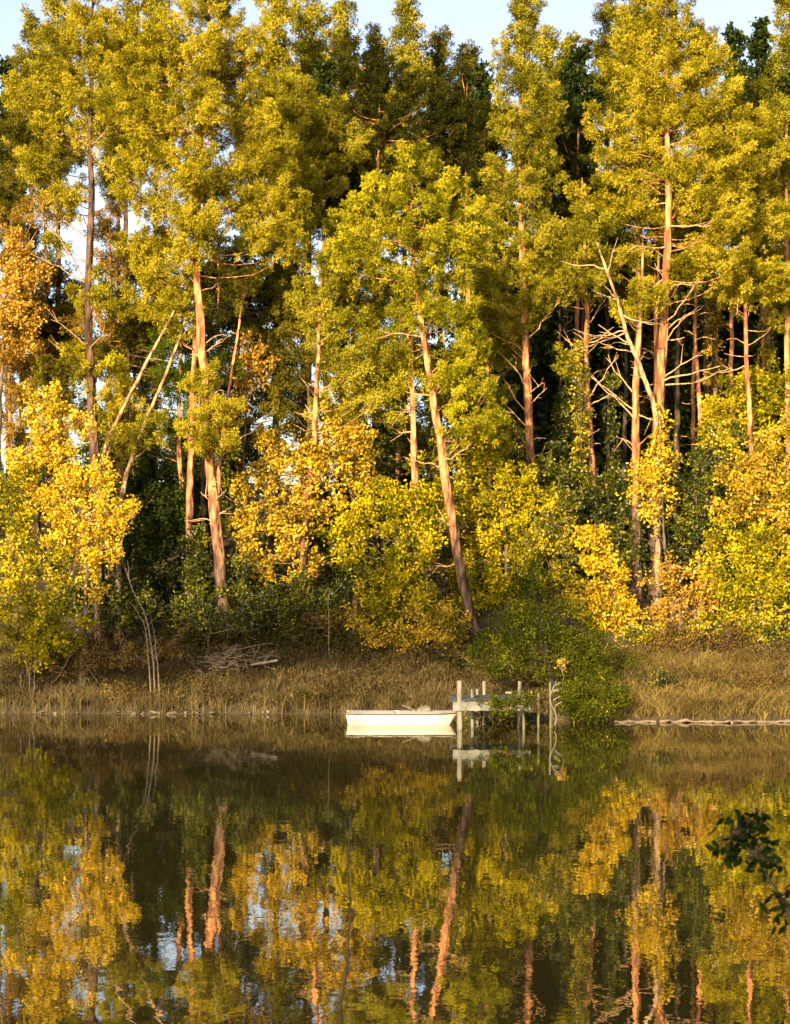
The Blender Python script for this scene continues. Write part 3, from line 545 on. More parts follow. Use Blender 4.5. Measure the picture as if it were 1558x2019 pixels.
# brown thicket behind the centre
leafy('brown leafless-looking thicket in shade above the middle bank', 76.5, 620, [(600, 1210, 60, 30), (660, 1220, 50, 34), (560, 1240, 50, 26), (700, 1200, 40, 30)], 'leaf_brown', name='bush', cat='bush', bark='bark_grey', leaf=.10, dens=.7)
leafy('brown heath bush on the bank at the left under the yellow tree', 71.5, 230, [(200, 1270, 50, 34), (260, 1290, 50, 30), (150, 1320, 60, 26), (330, 1270, 40, 26)], 'leaf_brown', name='bush', cat='bush', bark='bark_grey', leaf=.09, dens=.9)
leafy('low olive bush between the hollow and the brush pile', 75, 420, [(440, 1215, 50, 26), (380, 1220, 50, 24), (500, 1230, 44, 24)], 'leaf_green', name='bush', cat='bush', bark='bark_grey', leaf=.11, dens=.8)
# young dark conifer by the dock
leafy('young dark green conifer bushing out over the water beside the dock', 66.3, 1086,
     [(1046, 1130, 22, 24), (1060, 1165, 36, 22), (1020, 1190, 34, 22), (1100, 1200, 40, 24), (1000, 1225, 40, 22), (1060, 1240, 50, 26), (1130, 1240, 44, 24), (980, 1265, 34, 20), (1160, 1270, 44, 24), (1100, 1275, 50, 24), (1020, 1290, 44, 20), (1180, 1310, 46, 24), (1130, 1320, 44, 20),
      (1190, 1350, 36, 26, -1.5), (1150, 1370, 40, 26, -2), (1190, 1392, 30, 20, -2.8), (1140, 1400, 36, 18, -2.8), (1170, 1416, 36, 14, -3), (1005, 1325, 44, 16), (1060, 1325, 34, 16), (1215, 1370, 22, 26, -2.3), (1225, 1300, 30, 26), (960, 1300, 30, 20), (1110, 1375, 36, 20, -2)],
     'conifer', name='young_conifer', cat='conifer', bark='near_bark', stem_px=[(1096, 1385), (1086, 1330), (1078, 1280), (1068, 1220), (1058, 1160), (1048, 1105)], wpx=14, leaf=.13, dens=1.2, cl=.26, nl=18, slim=.3)
leafy('small green bush drooping to the water under the dock planks', 63.2, 985, [(1010, 1390, 26, 12, -3.5), (985, 1398, 24, 10, -3.5), (960, 1412, 34, 14), (1010, 1414, 30, 14), (975, 1383, 20, 7, -3.6), (1030, 1378, 20, 9, -3.5), (935, 1420, 24, 8), (1050, 1420, 24, 10)], 'conifer', name='bush', cat='bush', bark='bark_dark', leaf=.09, dens=1.6, cl=.14)
leafy('tiny orange-leaved seedling beside the young conifer trunk', 65.6, 1108, [(1106, 1308, 10, 7), (1114, 1320, 7, 5)], 'leaf_orange', name='seedling', cat='sapling', leaf=.10, cl=.12)


# ------------------------------------------------------------------ second row: crowns that close the canopy
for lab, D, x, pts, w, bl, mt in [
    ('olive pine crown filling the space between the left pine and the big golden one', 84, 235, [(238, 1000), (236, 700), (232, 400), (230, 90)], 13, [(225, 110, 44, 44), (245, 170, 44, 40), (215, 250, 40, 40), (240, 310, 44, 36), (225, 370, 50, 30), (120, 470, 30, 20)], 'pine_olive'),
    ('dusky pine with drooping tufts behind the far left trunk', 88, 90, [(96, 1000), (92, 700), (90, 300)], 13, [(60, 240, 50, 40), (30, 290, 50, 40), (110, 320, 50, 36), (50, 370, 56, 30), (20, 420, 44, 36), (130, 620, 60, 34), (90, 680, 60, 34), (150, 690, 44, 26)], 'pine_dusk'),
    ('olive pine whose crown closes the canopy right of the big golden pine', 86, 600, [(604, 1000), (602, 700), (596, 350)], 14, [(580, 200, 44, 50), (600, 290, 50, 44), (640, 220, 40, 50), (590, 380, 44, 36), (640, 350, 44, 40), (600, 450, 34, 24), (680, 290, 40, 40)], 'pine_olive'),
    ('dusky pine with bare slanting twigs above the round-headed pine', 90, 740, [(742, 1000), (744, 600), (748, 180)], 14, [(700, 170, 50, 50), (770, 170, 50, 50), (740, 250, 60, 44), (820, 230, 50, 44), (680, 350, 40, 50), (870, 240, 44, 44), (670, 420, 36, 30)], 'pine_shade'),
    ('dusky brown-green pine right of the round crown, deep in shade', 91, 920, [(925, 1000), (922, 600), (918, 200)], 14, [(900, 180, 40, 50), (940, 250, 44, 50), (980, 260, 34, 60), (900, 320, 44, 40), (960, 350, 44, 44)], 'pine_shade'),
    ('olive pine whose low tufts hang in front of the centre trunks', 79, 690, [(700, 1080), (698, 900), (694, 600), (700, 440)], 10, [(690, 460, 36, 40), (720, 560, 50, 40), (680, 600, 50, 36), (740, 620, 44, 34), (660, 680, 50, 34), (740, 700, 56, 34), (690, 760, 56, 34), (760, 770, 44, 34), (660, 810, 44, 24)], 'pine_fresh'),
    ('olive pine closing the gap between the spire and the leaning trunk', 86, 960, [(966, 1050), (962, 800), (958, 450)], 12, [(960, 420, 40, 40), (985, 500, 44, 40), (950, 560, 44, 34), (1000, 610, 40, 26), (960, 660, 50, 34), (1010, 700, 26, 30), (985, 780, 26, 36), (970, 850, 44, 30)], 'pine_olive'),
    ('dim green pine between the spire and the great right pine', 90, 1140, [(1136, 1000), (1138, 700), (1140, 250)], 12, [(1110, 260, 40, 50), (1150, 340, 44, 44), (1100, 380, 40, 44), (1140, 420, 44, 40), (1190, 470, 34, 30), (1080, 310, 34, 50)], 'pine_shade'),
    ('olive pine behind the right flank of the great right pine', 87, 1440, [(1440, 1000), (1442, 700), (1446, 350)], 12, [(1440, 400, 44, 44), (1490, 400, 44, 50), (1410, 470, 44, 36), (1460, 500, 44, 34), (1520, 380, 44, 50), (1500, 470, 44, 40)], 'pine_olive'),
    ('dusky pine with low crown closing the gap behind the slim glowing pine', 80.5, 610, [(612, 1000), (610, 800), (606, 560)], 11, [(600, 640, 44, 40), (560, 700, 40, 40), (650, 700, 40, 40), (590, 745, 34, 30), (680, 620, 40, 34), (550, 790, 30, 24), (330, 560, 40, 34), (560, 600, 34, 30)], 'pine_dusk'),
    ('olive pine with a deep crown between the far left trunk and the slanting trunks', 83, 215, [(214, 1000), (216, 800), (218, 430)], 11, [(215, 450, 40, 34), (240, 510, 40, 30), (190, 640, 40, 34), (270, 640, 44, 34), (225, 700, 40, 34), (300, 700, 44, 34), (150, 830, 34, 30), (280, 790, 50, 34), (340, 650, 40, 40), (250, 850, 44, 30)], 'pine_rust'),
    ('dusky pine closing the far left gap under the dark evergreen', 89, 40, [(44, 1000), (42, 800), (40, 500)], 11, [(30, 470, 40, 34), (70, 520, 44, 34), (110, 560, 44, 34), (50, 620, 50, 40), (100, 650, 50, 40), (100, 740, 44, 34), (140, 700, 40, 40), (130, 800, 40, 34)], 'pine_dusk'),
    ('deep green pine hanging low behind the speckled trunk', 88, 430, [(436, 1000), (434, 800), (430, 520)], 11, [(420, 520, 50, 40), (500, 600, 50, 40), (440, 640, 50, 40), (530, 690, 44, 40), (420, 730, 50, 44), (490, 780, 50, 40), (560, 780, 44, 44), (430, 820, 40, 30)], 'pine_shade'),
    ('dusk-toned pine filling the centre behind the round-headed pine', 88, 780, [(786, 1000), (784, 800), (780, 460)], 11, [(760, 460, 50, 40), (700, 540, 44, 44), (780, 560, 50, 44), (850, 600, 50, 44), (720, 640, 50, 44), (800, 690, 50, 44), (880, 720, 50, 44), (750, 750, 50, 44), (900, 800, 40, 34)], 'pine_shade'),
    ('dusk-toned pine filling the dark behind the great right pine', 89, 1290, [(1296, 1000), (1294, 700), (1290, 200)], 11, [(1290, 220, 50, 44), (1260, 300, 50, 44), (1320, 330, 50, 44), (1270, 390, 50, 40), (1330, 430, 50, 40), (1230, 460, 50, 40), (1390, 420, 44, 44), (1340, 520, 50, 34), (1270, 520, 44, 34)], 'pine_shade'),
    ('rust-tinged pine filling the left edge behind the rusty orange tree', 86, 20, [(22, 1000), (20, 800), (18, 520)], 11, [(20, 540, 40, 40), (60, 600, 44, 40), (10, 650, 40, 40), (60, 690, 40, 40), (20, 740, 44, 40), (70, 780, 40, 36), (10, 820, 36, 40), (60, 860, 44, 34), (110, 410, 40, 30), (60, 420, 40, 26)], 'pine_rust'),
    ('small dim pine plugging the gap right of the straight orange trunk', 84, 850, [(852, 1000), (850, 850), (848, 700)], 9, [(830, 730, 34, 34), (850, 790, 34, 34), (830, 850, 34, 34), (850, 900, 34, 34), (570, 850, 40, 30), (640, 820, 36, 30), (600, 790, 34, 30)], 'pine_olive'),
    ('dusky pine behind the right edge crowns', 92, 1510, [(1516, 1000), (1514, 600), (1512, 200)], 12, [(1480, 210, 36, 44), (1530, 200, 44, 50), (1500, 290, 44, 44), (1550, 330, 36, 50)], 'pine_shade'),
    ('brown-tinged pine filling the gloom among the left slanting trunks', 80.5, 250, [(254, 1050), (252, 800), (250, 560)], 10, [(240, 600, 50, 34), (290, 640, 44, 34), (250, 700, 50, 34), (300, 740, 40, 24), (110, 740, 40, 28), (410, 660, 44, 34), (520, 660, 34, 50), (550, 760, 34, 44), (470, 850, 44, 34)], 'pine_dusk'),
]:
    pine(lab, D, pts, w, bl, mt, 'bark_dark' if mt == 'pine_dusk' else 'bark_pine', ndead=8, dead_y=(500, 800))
for lab, D, x, bl, mt, leaf in [
    ('green shrub filling the slope behind the left yellow tree', 80, 120, [(200, 900, 40, 40), (30, 950, 44, 34), (150, 1180, 60, 40), (210, 1160, 40, 50)], 'leaf_green', .17),
    ('olive shrub right behind the amber tree', 80, 470, [(470, 930, 36, 40), (500, 880, 40, 34), (460, 1030, 34, 40), (470, 1120, 44, 44), (540, 1160, 50, 34), (470, 1180, 40, 30)], 'leaf_green', .16),
    ('green shrub in the gap between the amber tree and the straight orange trunk', 81, 740, [(760, 900, 44, 40), (730, 1000, 50, 40), (660, 1040, 50, 40), (720, 1130, 50, 50), (780, 860, 40, 34)], 'leaf_green', .16),
    ('lime shrub around the middle of the long leaning trunk', 79.5, 880, [(850, 930, 40, 34), (900, 980, 36, 50), (880, 880, 30, 34), (910, 1080, 40, 50), (880, 1160, 50, 44), (950, 1230, 40, 34), (930, 940, 40, 40)], 'leaf_lime', .16),
    ('green shrub filling the slope below the slim reddish trunk', 80, 1150, [(1080, 930, 44, 44), (1140, 1030, 50, 44), (1200, 1060, 44, 44), (1130, 1110, 50, 40), (1070, 1060, 40, 50), (1090, 1160, 50, 30)], 'leaf_green', .16),
    ('green shrub behind the blazing yellow bush', 79, 1260, [(1270, 1040, 44, 44), (1290, 1110, 44, 40), (1260, 1180, 40, 40), (1340, 1090, 40, 40), (1230, 970, 34, 34)], 'leaf_green', .16),
    ('olive shrub filling the slope behind the white-stemmed sapling', 80, 1400, [(1340, 950, 44, 40), (1400, 920, 50, 30), (1440, 1000, 44, 44), (1380, 1140, 50, 44), (1450, 1130, 44, 44), (1430, 1210, 50, 34)], 'leaf_green', .16),
    ('lime shrub reaching up behind the right edge amber tree', 80, 1520, [(1480, 1020, 44, 44), (1540, 1000, 40, 50), (1500, 1110, 50, 40), (1550, 1240, 40, 40), (1460, 1050, 40, 40), (1420, 880, 44, 34), (1470, 900, 40, 30)], 'leaf_lime', .16),
    ('low brownish shrub along the foot of the right slope', 71.2, 1440, [(1300, 1290, 44, 20), (1370, 1280, 44, 24), (1440, 1275, 44, 26), (1520, 1285, 34, 20), (1340, 1250, 34, 22), (1270, 1310, 30, 18), (1410, 1300, 26, 18)], 'leaf_brown', .11),
    ('green low shrub under the right edge trees', 72.0, 1480, [(1290, 1250, 40, 20), (1400, 1240, 40, 26), (1470, 1245, 44, 24), (1530, 1250, 40, 28), (1240, 1270, 36, 20), (1370, 1265, 30, 20), (1240, 1300, 36, 22), (1320, 1300, 24, 18), (1450, 1295, 40, 20), (1500, 1310, 26, 16), (1555, 1290, 24, 26)], 'leaf_lime', .13),
    ('dim heathy shrub band above the brush pile', 75.5, 520, [(330, 1240, 50, 20), (400, 1250, 50, 20), (520, 1255, 50, 22), (590, 1265, 50, 20), (660, 1270, 50, 20), (740, 1280, 50, 18)], 'under', .11),
    ('olive scrub bush between the leaning trunk foot and the conifer', 71, 930, [(900, 1290, 36, 24), (940, 1320, 40, 24), (880, 1330, 36, 20), (960, 1350, 36, 18)], 'under', .11),
    ('low green shrub along the shaded foot of the centre slope', 77, 600, [(560, 1230, 50, 24), (630, 1240, 50, 26), (700, 1250, 50, 26), (770, 1260, 40, 22), (480, 1240, 40, 20)], 'leaf_green', .12),
    ('dark holly-like shrub in the hollow at the left', 79.5, 290, [(270, 960, 44, 50), (320, 1040, 50, 44), (260, 1080, 40, 44), (340, 950, 40, 34), (400, 1180, 40, 34), (270, 1170, 50, 34), (330, 1200, 60, 24)], 'ever_dark', .18),
    ('tangled olive shrub carpeting the slope left of centre', 76.2, 520, [(470, 1150, 40, 34), (530, 1180, 50, 34), (590, 1180, 44, 34), (560, 1220, 50, 26), (490, 1205, 44, 26), (640, 1190, 40, 30)], 'leaf_green', .13),
    ('tangled green shrub carpeting the shade at the foot of the black hollow', 75.5, 280, [(230, 1210, 44, 26), (290, 1200, 50, 26), (350, 1205, 44, 26), (260, 1170, 40, 30), (410, 1190, 34, 26)], 'leaf_green', .13),
    ('yellowing shrub arching over the right slope between the orange bush and the lime bush', 74, 1430, [(1410, 1110, 40, 40), (1430, 1170, 40, 34), (1450, 1220, 44, 30), (1400, 1230, 40, 26), (1440, 1060, 34, 34)], 'leaf_bright', .14),
    ('yellowing shrub knitting the slope between the leafy green tree and the yellow bush', 76, 1110, [(1100, 1080, 40, 40), (1130, 1130, 34, 40), (1080, 1140, 40, 34), (1110, 1010, 36, 34), (1060, 1070, 30, 34)], 'leaf_lime', .14),
    ('dark scrubby bush crouched at the waterline just left of the boat', 69.5, 620, [(590, 1372, 34, 16), (640, 1378, 36, 16), (680, 1382, 26, 12), (560, 1385, 24, 12)], 'under', .10),  # dark foliage added to make the shade under the bank edge
    ('small tan scrub bush at the waterline under the left stems', 69.9, 260, [(240, 1365, 24, 14), (276, 1370, 20, 12)], 'leaf_brown', .09),
    ('green scrub tuft on the tan bank near the conifer', 66.5, 1290, [(1280, 1345, 26, 14), (1310, 1335, 20, 12)], 'leaf_green', .09),
    ('brown scrub tuft on the tan bank toward the right edge', 66.8, 1480, [(1470, 1350, 24, 14), (1500, 1344, 22, 12)], 'leaf_brown', .09),
    ('amber-green shrub over the slope at the right of the spire pine', 80, 1060, [(1010, 890, 34, 40), (1060, 1010, 30, 40), (1010, 1120, 40, 40), (970, 1010, 40, 40)], 'leaf_lime', .15),
]:
    leafy(lab, D, x, bl, mt, name='shrub', cat='shrub', bark='bark_dark', leaf=leaf)

# ------------------------------------------------------------------ wood behind, inner shade put into dark leaf colours (copies of three kinds)
protos = []
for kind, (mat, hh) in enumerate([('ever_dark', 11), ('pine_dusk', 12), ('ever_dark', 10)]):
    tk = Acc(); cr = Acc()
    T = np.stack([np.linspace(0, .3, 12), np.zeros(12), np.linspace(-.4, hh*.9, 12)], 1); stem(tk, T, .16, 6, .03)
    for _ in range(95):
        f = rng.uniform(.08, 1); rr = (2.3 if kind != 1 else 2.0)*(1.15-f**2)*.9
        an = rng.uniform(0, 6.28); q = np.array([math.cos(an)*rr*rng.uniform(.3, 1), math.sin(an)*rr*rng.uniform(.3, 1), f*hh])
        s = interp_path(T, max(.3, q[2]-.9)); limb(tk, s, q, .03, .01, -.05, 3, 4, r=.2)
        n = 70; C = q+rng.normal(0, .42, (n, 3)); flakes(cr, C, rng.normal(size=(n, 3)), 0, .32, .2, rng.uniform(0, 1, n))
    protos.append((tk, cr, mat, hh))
labs = ['dark bushy evergreen crowded deep in the wood behind the pines', 'dusky narrow tree crowded deep in the wood behind the pines', 'low dark evergreen crowded deep in the wood behind the pines']
first = [None]*3
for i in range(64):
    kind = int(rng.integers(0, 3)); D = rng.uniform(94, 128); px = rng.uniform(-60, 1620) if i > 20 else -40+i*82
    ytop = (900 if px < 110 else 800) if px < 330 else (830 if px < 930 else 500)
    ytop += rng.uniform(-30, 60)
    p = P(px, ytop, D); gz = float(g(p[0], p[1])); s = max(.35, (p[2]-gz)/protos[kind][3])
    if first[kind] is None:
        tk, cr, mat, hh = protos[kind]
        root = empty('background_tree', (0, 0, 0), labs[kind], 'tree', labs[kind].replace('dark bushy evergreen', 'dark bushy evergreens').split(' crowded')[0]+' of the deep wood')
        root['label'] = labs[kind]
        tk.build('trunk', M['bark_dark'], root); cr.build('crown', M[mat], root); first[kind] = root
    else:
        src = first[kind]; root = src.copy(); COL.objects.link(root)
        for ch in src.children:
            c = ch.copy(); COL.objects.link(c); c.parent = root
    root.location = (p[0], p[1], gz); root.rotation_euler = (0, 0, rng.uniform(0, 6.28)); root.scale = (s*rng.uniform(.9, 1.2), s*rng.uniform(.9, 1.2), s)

# ------------------------------------------------------------------ trees on the near shore, behind the viewer: they throw the evening shade on the far bank
ta, te = math.tan(R(SUN_AZ)), math.tan(R(SUN_EL))/math.cos(R(SUN_AZ))
for i, (xt, y, zf, zt) in enumerate([(-12.5, -10, .9, 3.2), (-9.2, -12, .9, 4.0), (-5.4, -10, 1.0, 5.6), (-1.4, -12, 1.3, 6.4), (2.0, -11, 1.3, 6.6), (5.2, -12, 1.6, 6.0)]):
    x = xt+(73-y)*ta; foot = zf+(73-y)*te; top = zt+(73-y)*te
    base = np.array([x, y, float(g(x, y))]); root = empty('shore_pine', tuple(base), 'high-crowned pine on the near shore behind the viewer', 'pine tree', 'near shore pines')
    tk = Acc(); cr = Acc(); T = np.stack([np.full(14, x)+np.linspace(0, .5, 14), np.full(14, y), np.linspace(base[2]-.3, top-.5, 14)], 1); stem(tk, T, .2)
    for _ in range(60):
        q = np.array([x, y, (top+foot)/2])+unit(rng.normal(size=3))*rng.uniform(.3, 1)*np.array([2.3, 2.3, (top-foot)/2])
        limb(tk, interp_path(T, q[2]-.5), q, .03, .01, -.05, 4, 5)
        C = q+rng.normal(0, .4, (11, 3)); tufts(cr, C, np.tile([0, 0, 1.], (11, 1)), 14, .32, .10)
    tk.build('trunk', M['bark_pine'], root, base, True); cr.build('crown', M['pine_olive'], root, base)

# ------------------------------------------------------------------ grass and ground cover
def blades(acc, X, Y, hmin, hmax, w, lean=.25, seg=2, hs=1.0, tone=None):
    n = len(X); Z = g(X, Y)-.03; h = rng.uniform(hmin, hmax, n)*hs; an = rng.uniform(0, 6.28, n)
    s = np.stack([np.cos(an), np.sin(an), 0*an], 1)*(w*rng.uniform(.6, 1.3, n))[:, None]
    ld = rng.normal(0, lean, (n, 2)); ld[:, 1] -= .08
    p0 = np.stack([X, Y, Z], 1); r = rng.uniform(0, 1, n)*.6+.4*(hn(X*2, Y*2)*.5+.5) if tone is None else np.clip(tone*.7+rng.uniform(0, .3, n), 0, 1)
    pts = [p0+np.stack([ld[:, 0]*h*f**2, ld[:, 1]*h*f**2, h*f*(1-.12*f)], 1) for f in (0, .5, 1)]
    a = np.stack([pts[0]-s, pts[0]+s, pts[1]+s*.8, pts[1]-s*.8], 1); b = np.stack([pts[1]-s*.8, pts[1]+s*.8, pts[2]+s*.15, pts[2]-s*.15], 1)
    acc.quads(a, r); acc.quads(b, np.clip(r+.1, 0, 1))
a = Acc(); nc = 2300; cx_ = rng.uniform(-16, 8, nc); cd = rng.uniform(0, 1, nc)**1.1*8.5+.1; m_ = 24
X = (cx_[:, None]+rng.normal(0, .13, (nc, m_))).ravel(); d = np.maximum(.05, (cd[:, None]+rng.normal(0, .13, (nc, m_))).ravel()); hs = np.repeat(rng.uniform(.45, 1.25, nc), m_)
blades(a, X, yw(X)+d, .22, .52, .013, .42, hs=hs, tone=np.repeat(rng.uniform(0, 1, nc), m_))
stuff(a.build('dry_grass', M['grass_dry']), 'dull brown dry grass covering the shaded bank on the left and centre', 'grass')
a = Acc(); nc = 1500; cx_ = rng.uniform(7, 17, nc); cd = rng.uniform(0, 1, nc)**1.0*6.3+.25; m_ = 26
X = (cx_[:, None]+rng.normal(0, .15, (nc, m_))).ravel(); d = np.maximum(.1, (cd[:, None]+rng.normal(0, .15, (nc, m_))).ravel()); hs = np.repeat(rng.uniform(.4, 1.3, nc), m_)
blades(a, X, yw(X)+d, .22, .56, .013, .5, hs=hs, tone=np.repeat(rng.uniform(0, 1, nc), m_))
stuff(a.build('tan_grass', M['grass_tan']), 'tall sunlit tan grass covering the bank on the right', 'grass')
a = Acc(); n = 26000; X = rng.uniform(-24, 24, n); Y = rng.uniform(74, 100, n); Z = g(X, Y)+rng.uniform(0, .8, n)**2
k = hn(X*1.5, Y*1.5) > rng.uniform(-1.2, .6, n); C = np.stack([X, Y, Z], 1)[k]
flakes(a, C, rng.normal(size=C.shape)+np.array([0, 0, .6]), 0, .22, .11, rng.uniform(0, 1, len(C)))
stuff(a.build('undergrowth', M['under']), 'dark low undergrowth and fallen leaves over the wooded slope', 'undergrowth')
# heath: soft brown scrub on the grey bank (countless twigs)
a = Acc(); nc = 2600; cx_ = rng.uniform(-16, 17, nc); cd = rng.uniform(.5, 9, nc); k_ = hn(cx_*1.3+3, cd*2) > np.where(cx_ > 7, .15, -.25); cx_ = cx_[k_]; cd = cd[k_]; nc = len(cx_); m_ = 45
u_ = unit(rng.normal(size=(nc, m_, 3)))*rng.uniform(.5, 1, (nc, m_, 1))*(rng.uniform(.16, .42, nc)[:, None, None])
cy_ = yw(cx_)+cd; C = (np.stack([cx_, cy_, g(cx_, cy_)+.18], 1)[:, None]+u_*[1.2, 1.2, 1]).reshape(-1, 3); n = len(C)
flakes(a, C, rng.normal(size=C.shape)*.7+np.array([0, 0, .6]), 0, .13, .05, np.clip(np.repeat(rng.uniform(0, 1, nc), m_)*.6+rng.uniform(0, .4, n), 0, 1))
stuff(a.build('heath_scrub', M['heath']), 'brown heath scrub matted over the shaded bank', 'scrub')
# pale pebbles and mud lip at the waterline
a = Acc(); n = 330; X = np.concatenate([rng.normal(-8.6, 1.6, 30), rng.uniform(-15, -3, 22), rng.uniform(7.2, 16, 40)])
for x in X: a.box((x, float(yw(x))+rng.uniform(-.05, .22), rng.uniform(.0, .10)), rng.uniform(.04, .13, 3)*np.array([1.5, 1, .5]), rng.uniform(0, 3), jit=.012)
stuff(a.build('shore_pebbles', M['pebble']), 'pale pebbles and clods along the waterline', 'pebbles')
# fallen leaves afloat near the banks
a = Acc(); n = 900; X = rng.uniform(-17, 17, n); Y = yw(X)-rng.random(n)**2.2*5-.05; C = np.stack([X, Y, np.full(n, .006)], 1)
th = rng.uniform(0, 6.28, n); e1 = np.stack([np.cos(th), np.sin(th), 0*th], 1)*rng.uniform(.02, .05, (n, 1)); e2 = np.stack([-np.sin(th), np.cos(th), 0*th], 1)*rng.uniform(.015, .03, (n, 1))
a.quads(np.stack([C-e1, C-e2, C+e1, C+e2], 1), rng.uniform(0, 1, n))
stuff(a.build('floating_leaves', M['leaf_brown']), 'fallen brown leaves afloat on the water by the bank', 'leaves')
# reed-like stalks at the left waterline
a = Acc(); n = 310; X = np.concatenate([rng.uniform(-15, -11, 90), rng.uniform(-11, -2, 90), rng.uniform(-9.3, -8.2, 50), rng.uniform(7.5, 16, 80)]); blades(a, X, yw(X)+rng.uniform(-.25, .8, n), .35, 1.2, .011, .16)
stuff(a.build('pale_stalks', M['grass_dry']), 'pale upright dead stalks standing at the left waterline', 'reeds')

# bare saplings on the left bank
def bare(label, D, paths, w, name='bare_sapling', mat='dead_wood', nt_=10, cat='sapling', tl=.8):
    b = P(*paths[0][0], D); base = np.array([b[0], b[1], 0.]); base[2] = GROUND_Z(base)
    a = Acc()
    for pp in paths:
        T = np.array([P(x, y, D) for x, y in pp]); T[0, 2] = min(T[0, 2], base[2]-.1)
        s = np.linspace(0, 1, 10); q = np.linspace(0, 1, len(T)); T = np.stack([np.interp(s, q, T[:, i]) for i in range(3)], 1)
        T[1:-1] += rng.normal(0, .012, (8, 3))
        a.tube(T, np.linspace(w, w*.35, 10), 6, 0)
        for _ in range(nt_):
            i = rng.integers(3, 10); dd = unit(np.array([rng.normal(), rng.normal(), abs(rng.normal())+.3])); limb(a, T[i], T[i]+dd*tl*rng.uniform(.25, 1), w*.4, w*.12, .05, 4, 5)
    return tag(a.build(name, M[mat], None, base, True), label, cat)
bare('cluster of thin bare grey stems bending left on the left bank', 70.2, [[(306, 1392), (302, 1300), (290, 1215), (262, 1165), (250, 1130)], [(300, 1390), (293, 1310), (288, 1240), (268, 1200)], [(314, 1385), (312, 1320), (304, 1250)]], .035)
bare('short pale dead stem upright at the left end of the bank', 70, [[(60, 1390), (58, 1340), (52, 1295)], [(44, 1390), (40, 1330)], [(66, 1392), (70, 1300)]], .02, nt_=5)
bare('thin pale stem upright in the brown thicket at the centre', 75, [[(650, 1230), (648, 1180), (650, 1160)]], .025, nt_=4)
for (xs, lab) in [([(1345, 1275), (1342, 1240), (1338, 1180)], 'orange-brown upright stems beneath the orange bush at the right'), ([(1386, 1330), (1384, 1270), (1380, 1200)], 'thin pale stem rising out of the tan grass at the right'), ([(1500, 1290), (1502, 1250), (1498, 1180)], 'forked tan stems below the lime bush at the right edge')]:
    bare(lab, 72, [xs, [(xs[0][0]-14, xs[0][1]-4), (xs[1][0]-18, xs[1][1]-10), (xs[2][0]-10, xs[2][1])]], .03, nt_=7)
# brush pile and log
base = P(450, 1320, 73.2); base[2] = GROUND_Z(base); a = Acc()
for i in range(70):
    c = base+np.array([rng.normal(0, .75), rng.normal(0, .4), abs(rng.normal(.35, .25))]); d = unit(np.array([rng.normal(0, 1), rng.normal(0, .6), rng.normal(.1, .35)])); L = rng.uniform(.3, 1.0)
    limb(a, c-d*L, c+d*L, .022, .010, rng.uniform(-.1, .1), 4, 5, wob=.09)
tag(a.build('brush_pile', M['dead_wood'], None, base, True), 'tangled pile of grey dead branches on the left bank', 'brush pile')
a = Acc(); p0 = P(495, 1311, 72.6); p1 = P(548, 1302, 72.4); a.tube([p0, (p0+p1)/2, p1], [.05, .055, .05], 8); tag(a.build('fallen_log', M['pebble'], None, tuple(p0), True), 'short pale cut log end beside the brush pile', 'log')

# ------------------------------------------------------------------ dock
DD = 60.0
base = P(905, 1440, DD); base[2] = 0
dock = empty('wooden_dock', tuple(base), 'weathered grey wooden jetty on posts beside the moored boat', 'jetty')
def part(a, name, mat, parent=dock, origin=base, smooth=False): return a.build(name, M[mat], parent, origin, smooth)
def post(px, D, ytop, w=.16, name='post', tilt=(0, 0), mat='wood_post'):
    t = P(px, ytop, D); a = Acc(); n = 8
    z = np.linspace(-1.0, t[2], n); p = np.stack([t[0]+tilt[0]*(z-t[2])+rng.normal(0, .006, n), np.full(n, D)+tilt[1]*z, z], 1)
    a.tube(p, w/2*(1+rng.normal(0, .04, n)), 9); return part(a, name, mat)
post(907, 60.0, 1342, .165, tilt=(.008, 0))
post(930, 60.9, 1359, .15); post(955, 63.0, 1343, .13); post(941, 63.2, 1358, .09)
post(1025, 62.2, 1343, .13, tilt=(.02, 0)); post(1032, 60.15, 1402, .09, tilt=(-.03, 0), mat='post_dim'); post(1062, 60.6, 1366, .075, mat='post_dim'); post(1085, 60.9, 1345, .075, tilt=(-.01, 0), mat='post_dim')
# front beam
a = Acc(); pA = P(893, 1392, DD-.13); pB = P(1046, 1392, DD-.13); L = pB[0]-pA[0]
m = 24; xs = np.linspace(0, L, m); tp = .135+rng.normal(0, .008, m); bt = -.13-np.abs(rng.normal(0, .014, m))
for i in range(m-1):
    pass
ring = np.stack([np.stack([pA[0]+xs, np.full(m, pA[1]+dy), pA[2]+dz], 1) for dy, dz in ((-.045, tp), (.045, tp), (.045, bt), (-.045, bt), (-.045, tp))], 1)
a.grid(ring)
for e in (0, -1): q = ring[e][:4]; a.quads(q[None] if e else q[::-1][None])
part(a, 'beam', 'wood_grey')
a = Acc(); pC = P(905, 1376, 63.4); pD = P(1046, 1376, 63.4)
a.box(((pA[0]+pB[0])/2, 63.55, .80), (L, .09, .2)); part(a, 'beam', 'wood_dark')
for i in range(19):
    y = 60.02+i*.18; a = Acc(); a.box(((pA[0]+pB[0])/2+rng.normal(0, .02), y, .945+rng.normal(0, .004)), (L*.97+rng.normal(0, .03), .165, .04)); part(a, 'deck_plank', 'wood_dark')
a = Acc(); q = P(1003, 1362, 63.3); a.box((q[0], 63.3, 1.03), (.22, .10, .07)); part(a, 'cleat', 'wood_post')
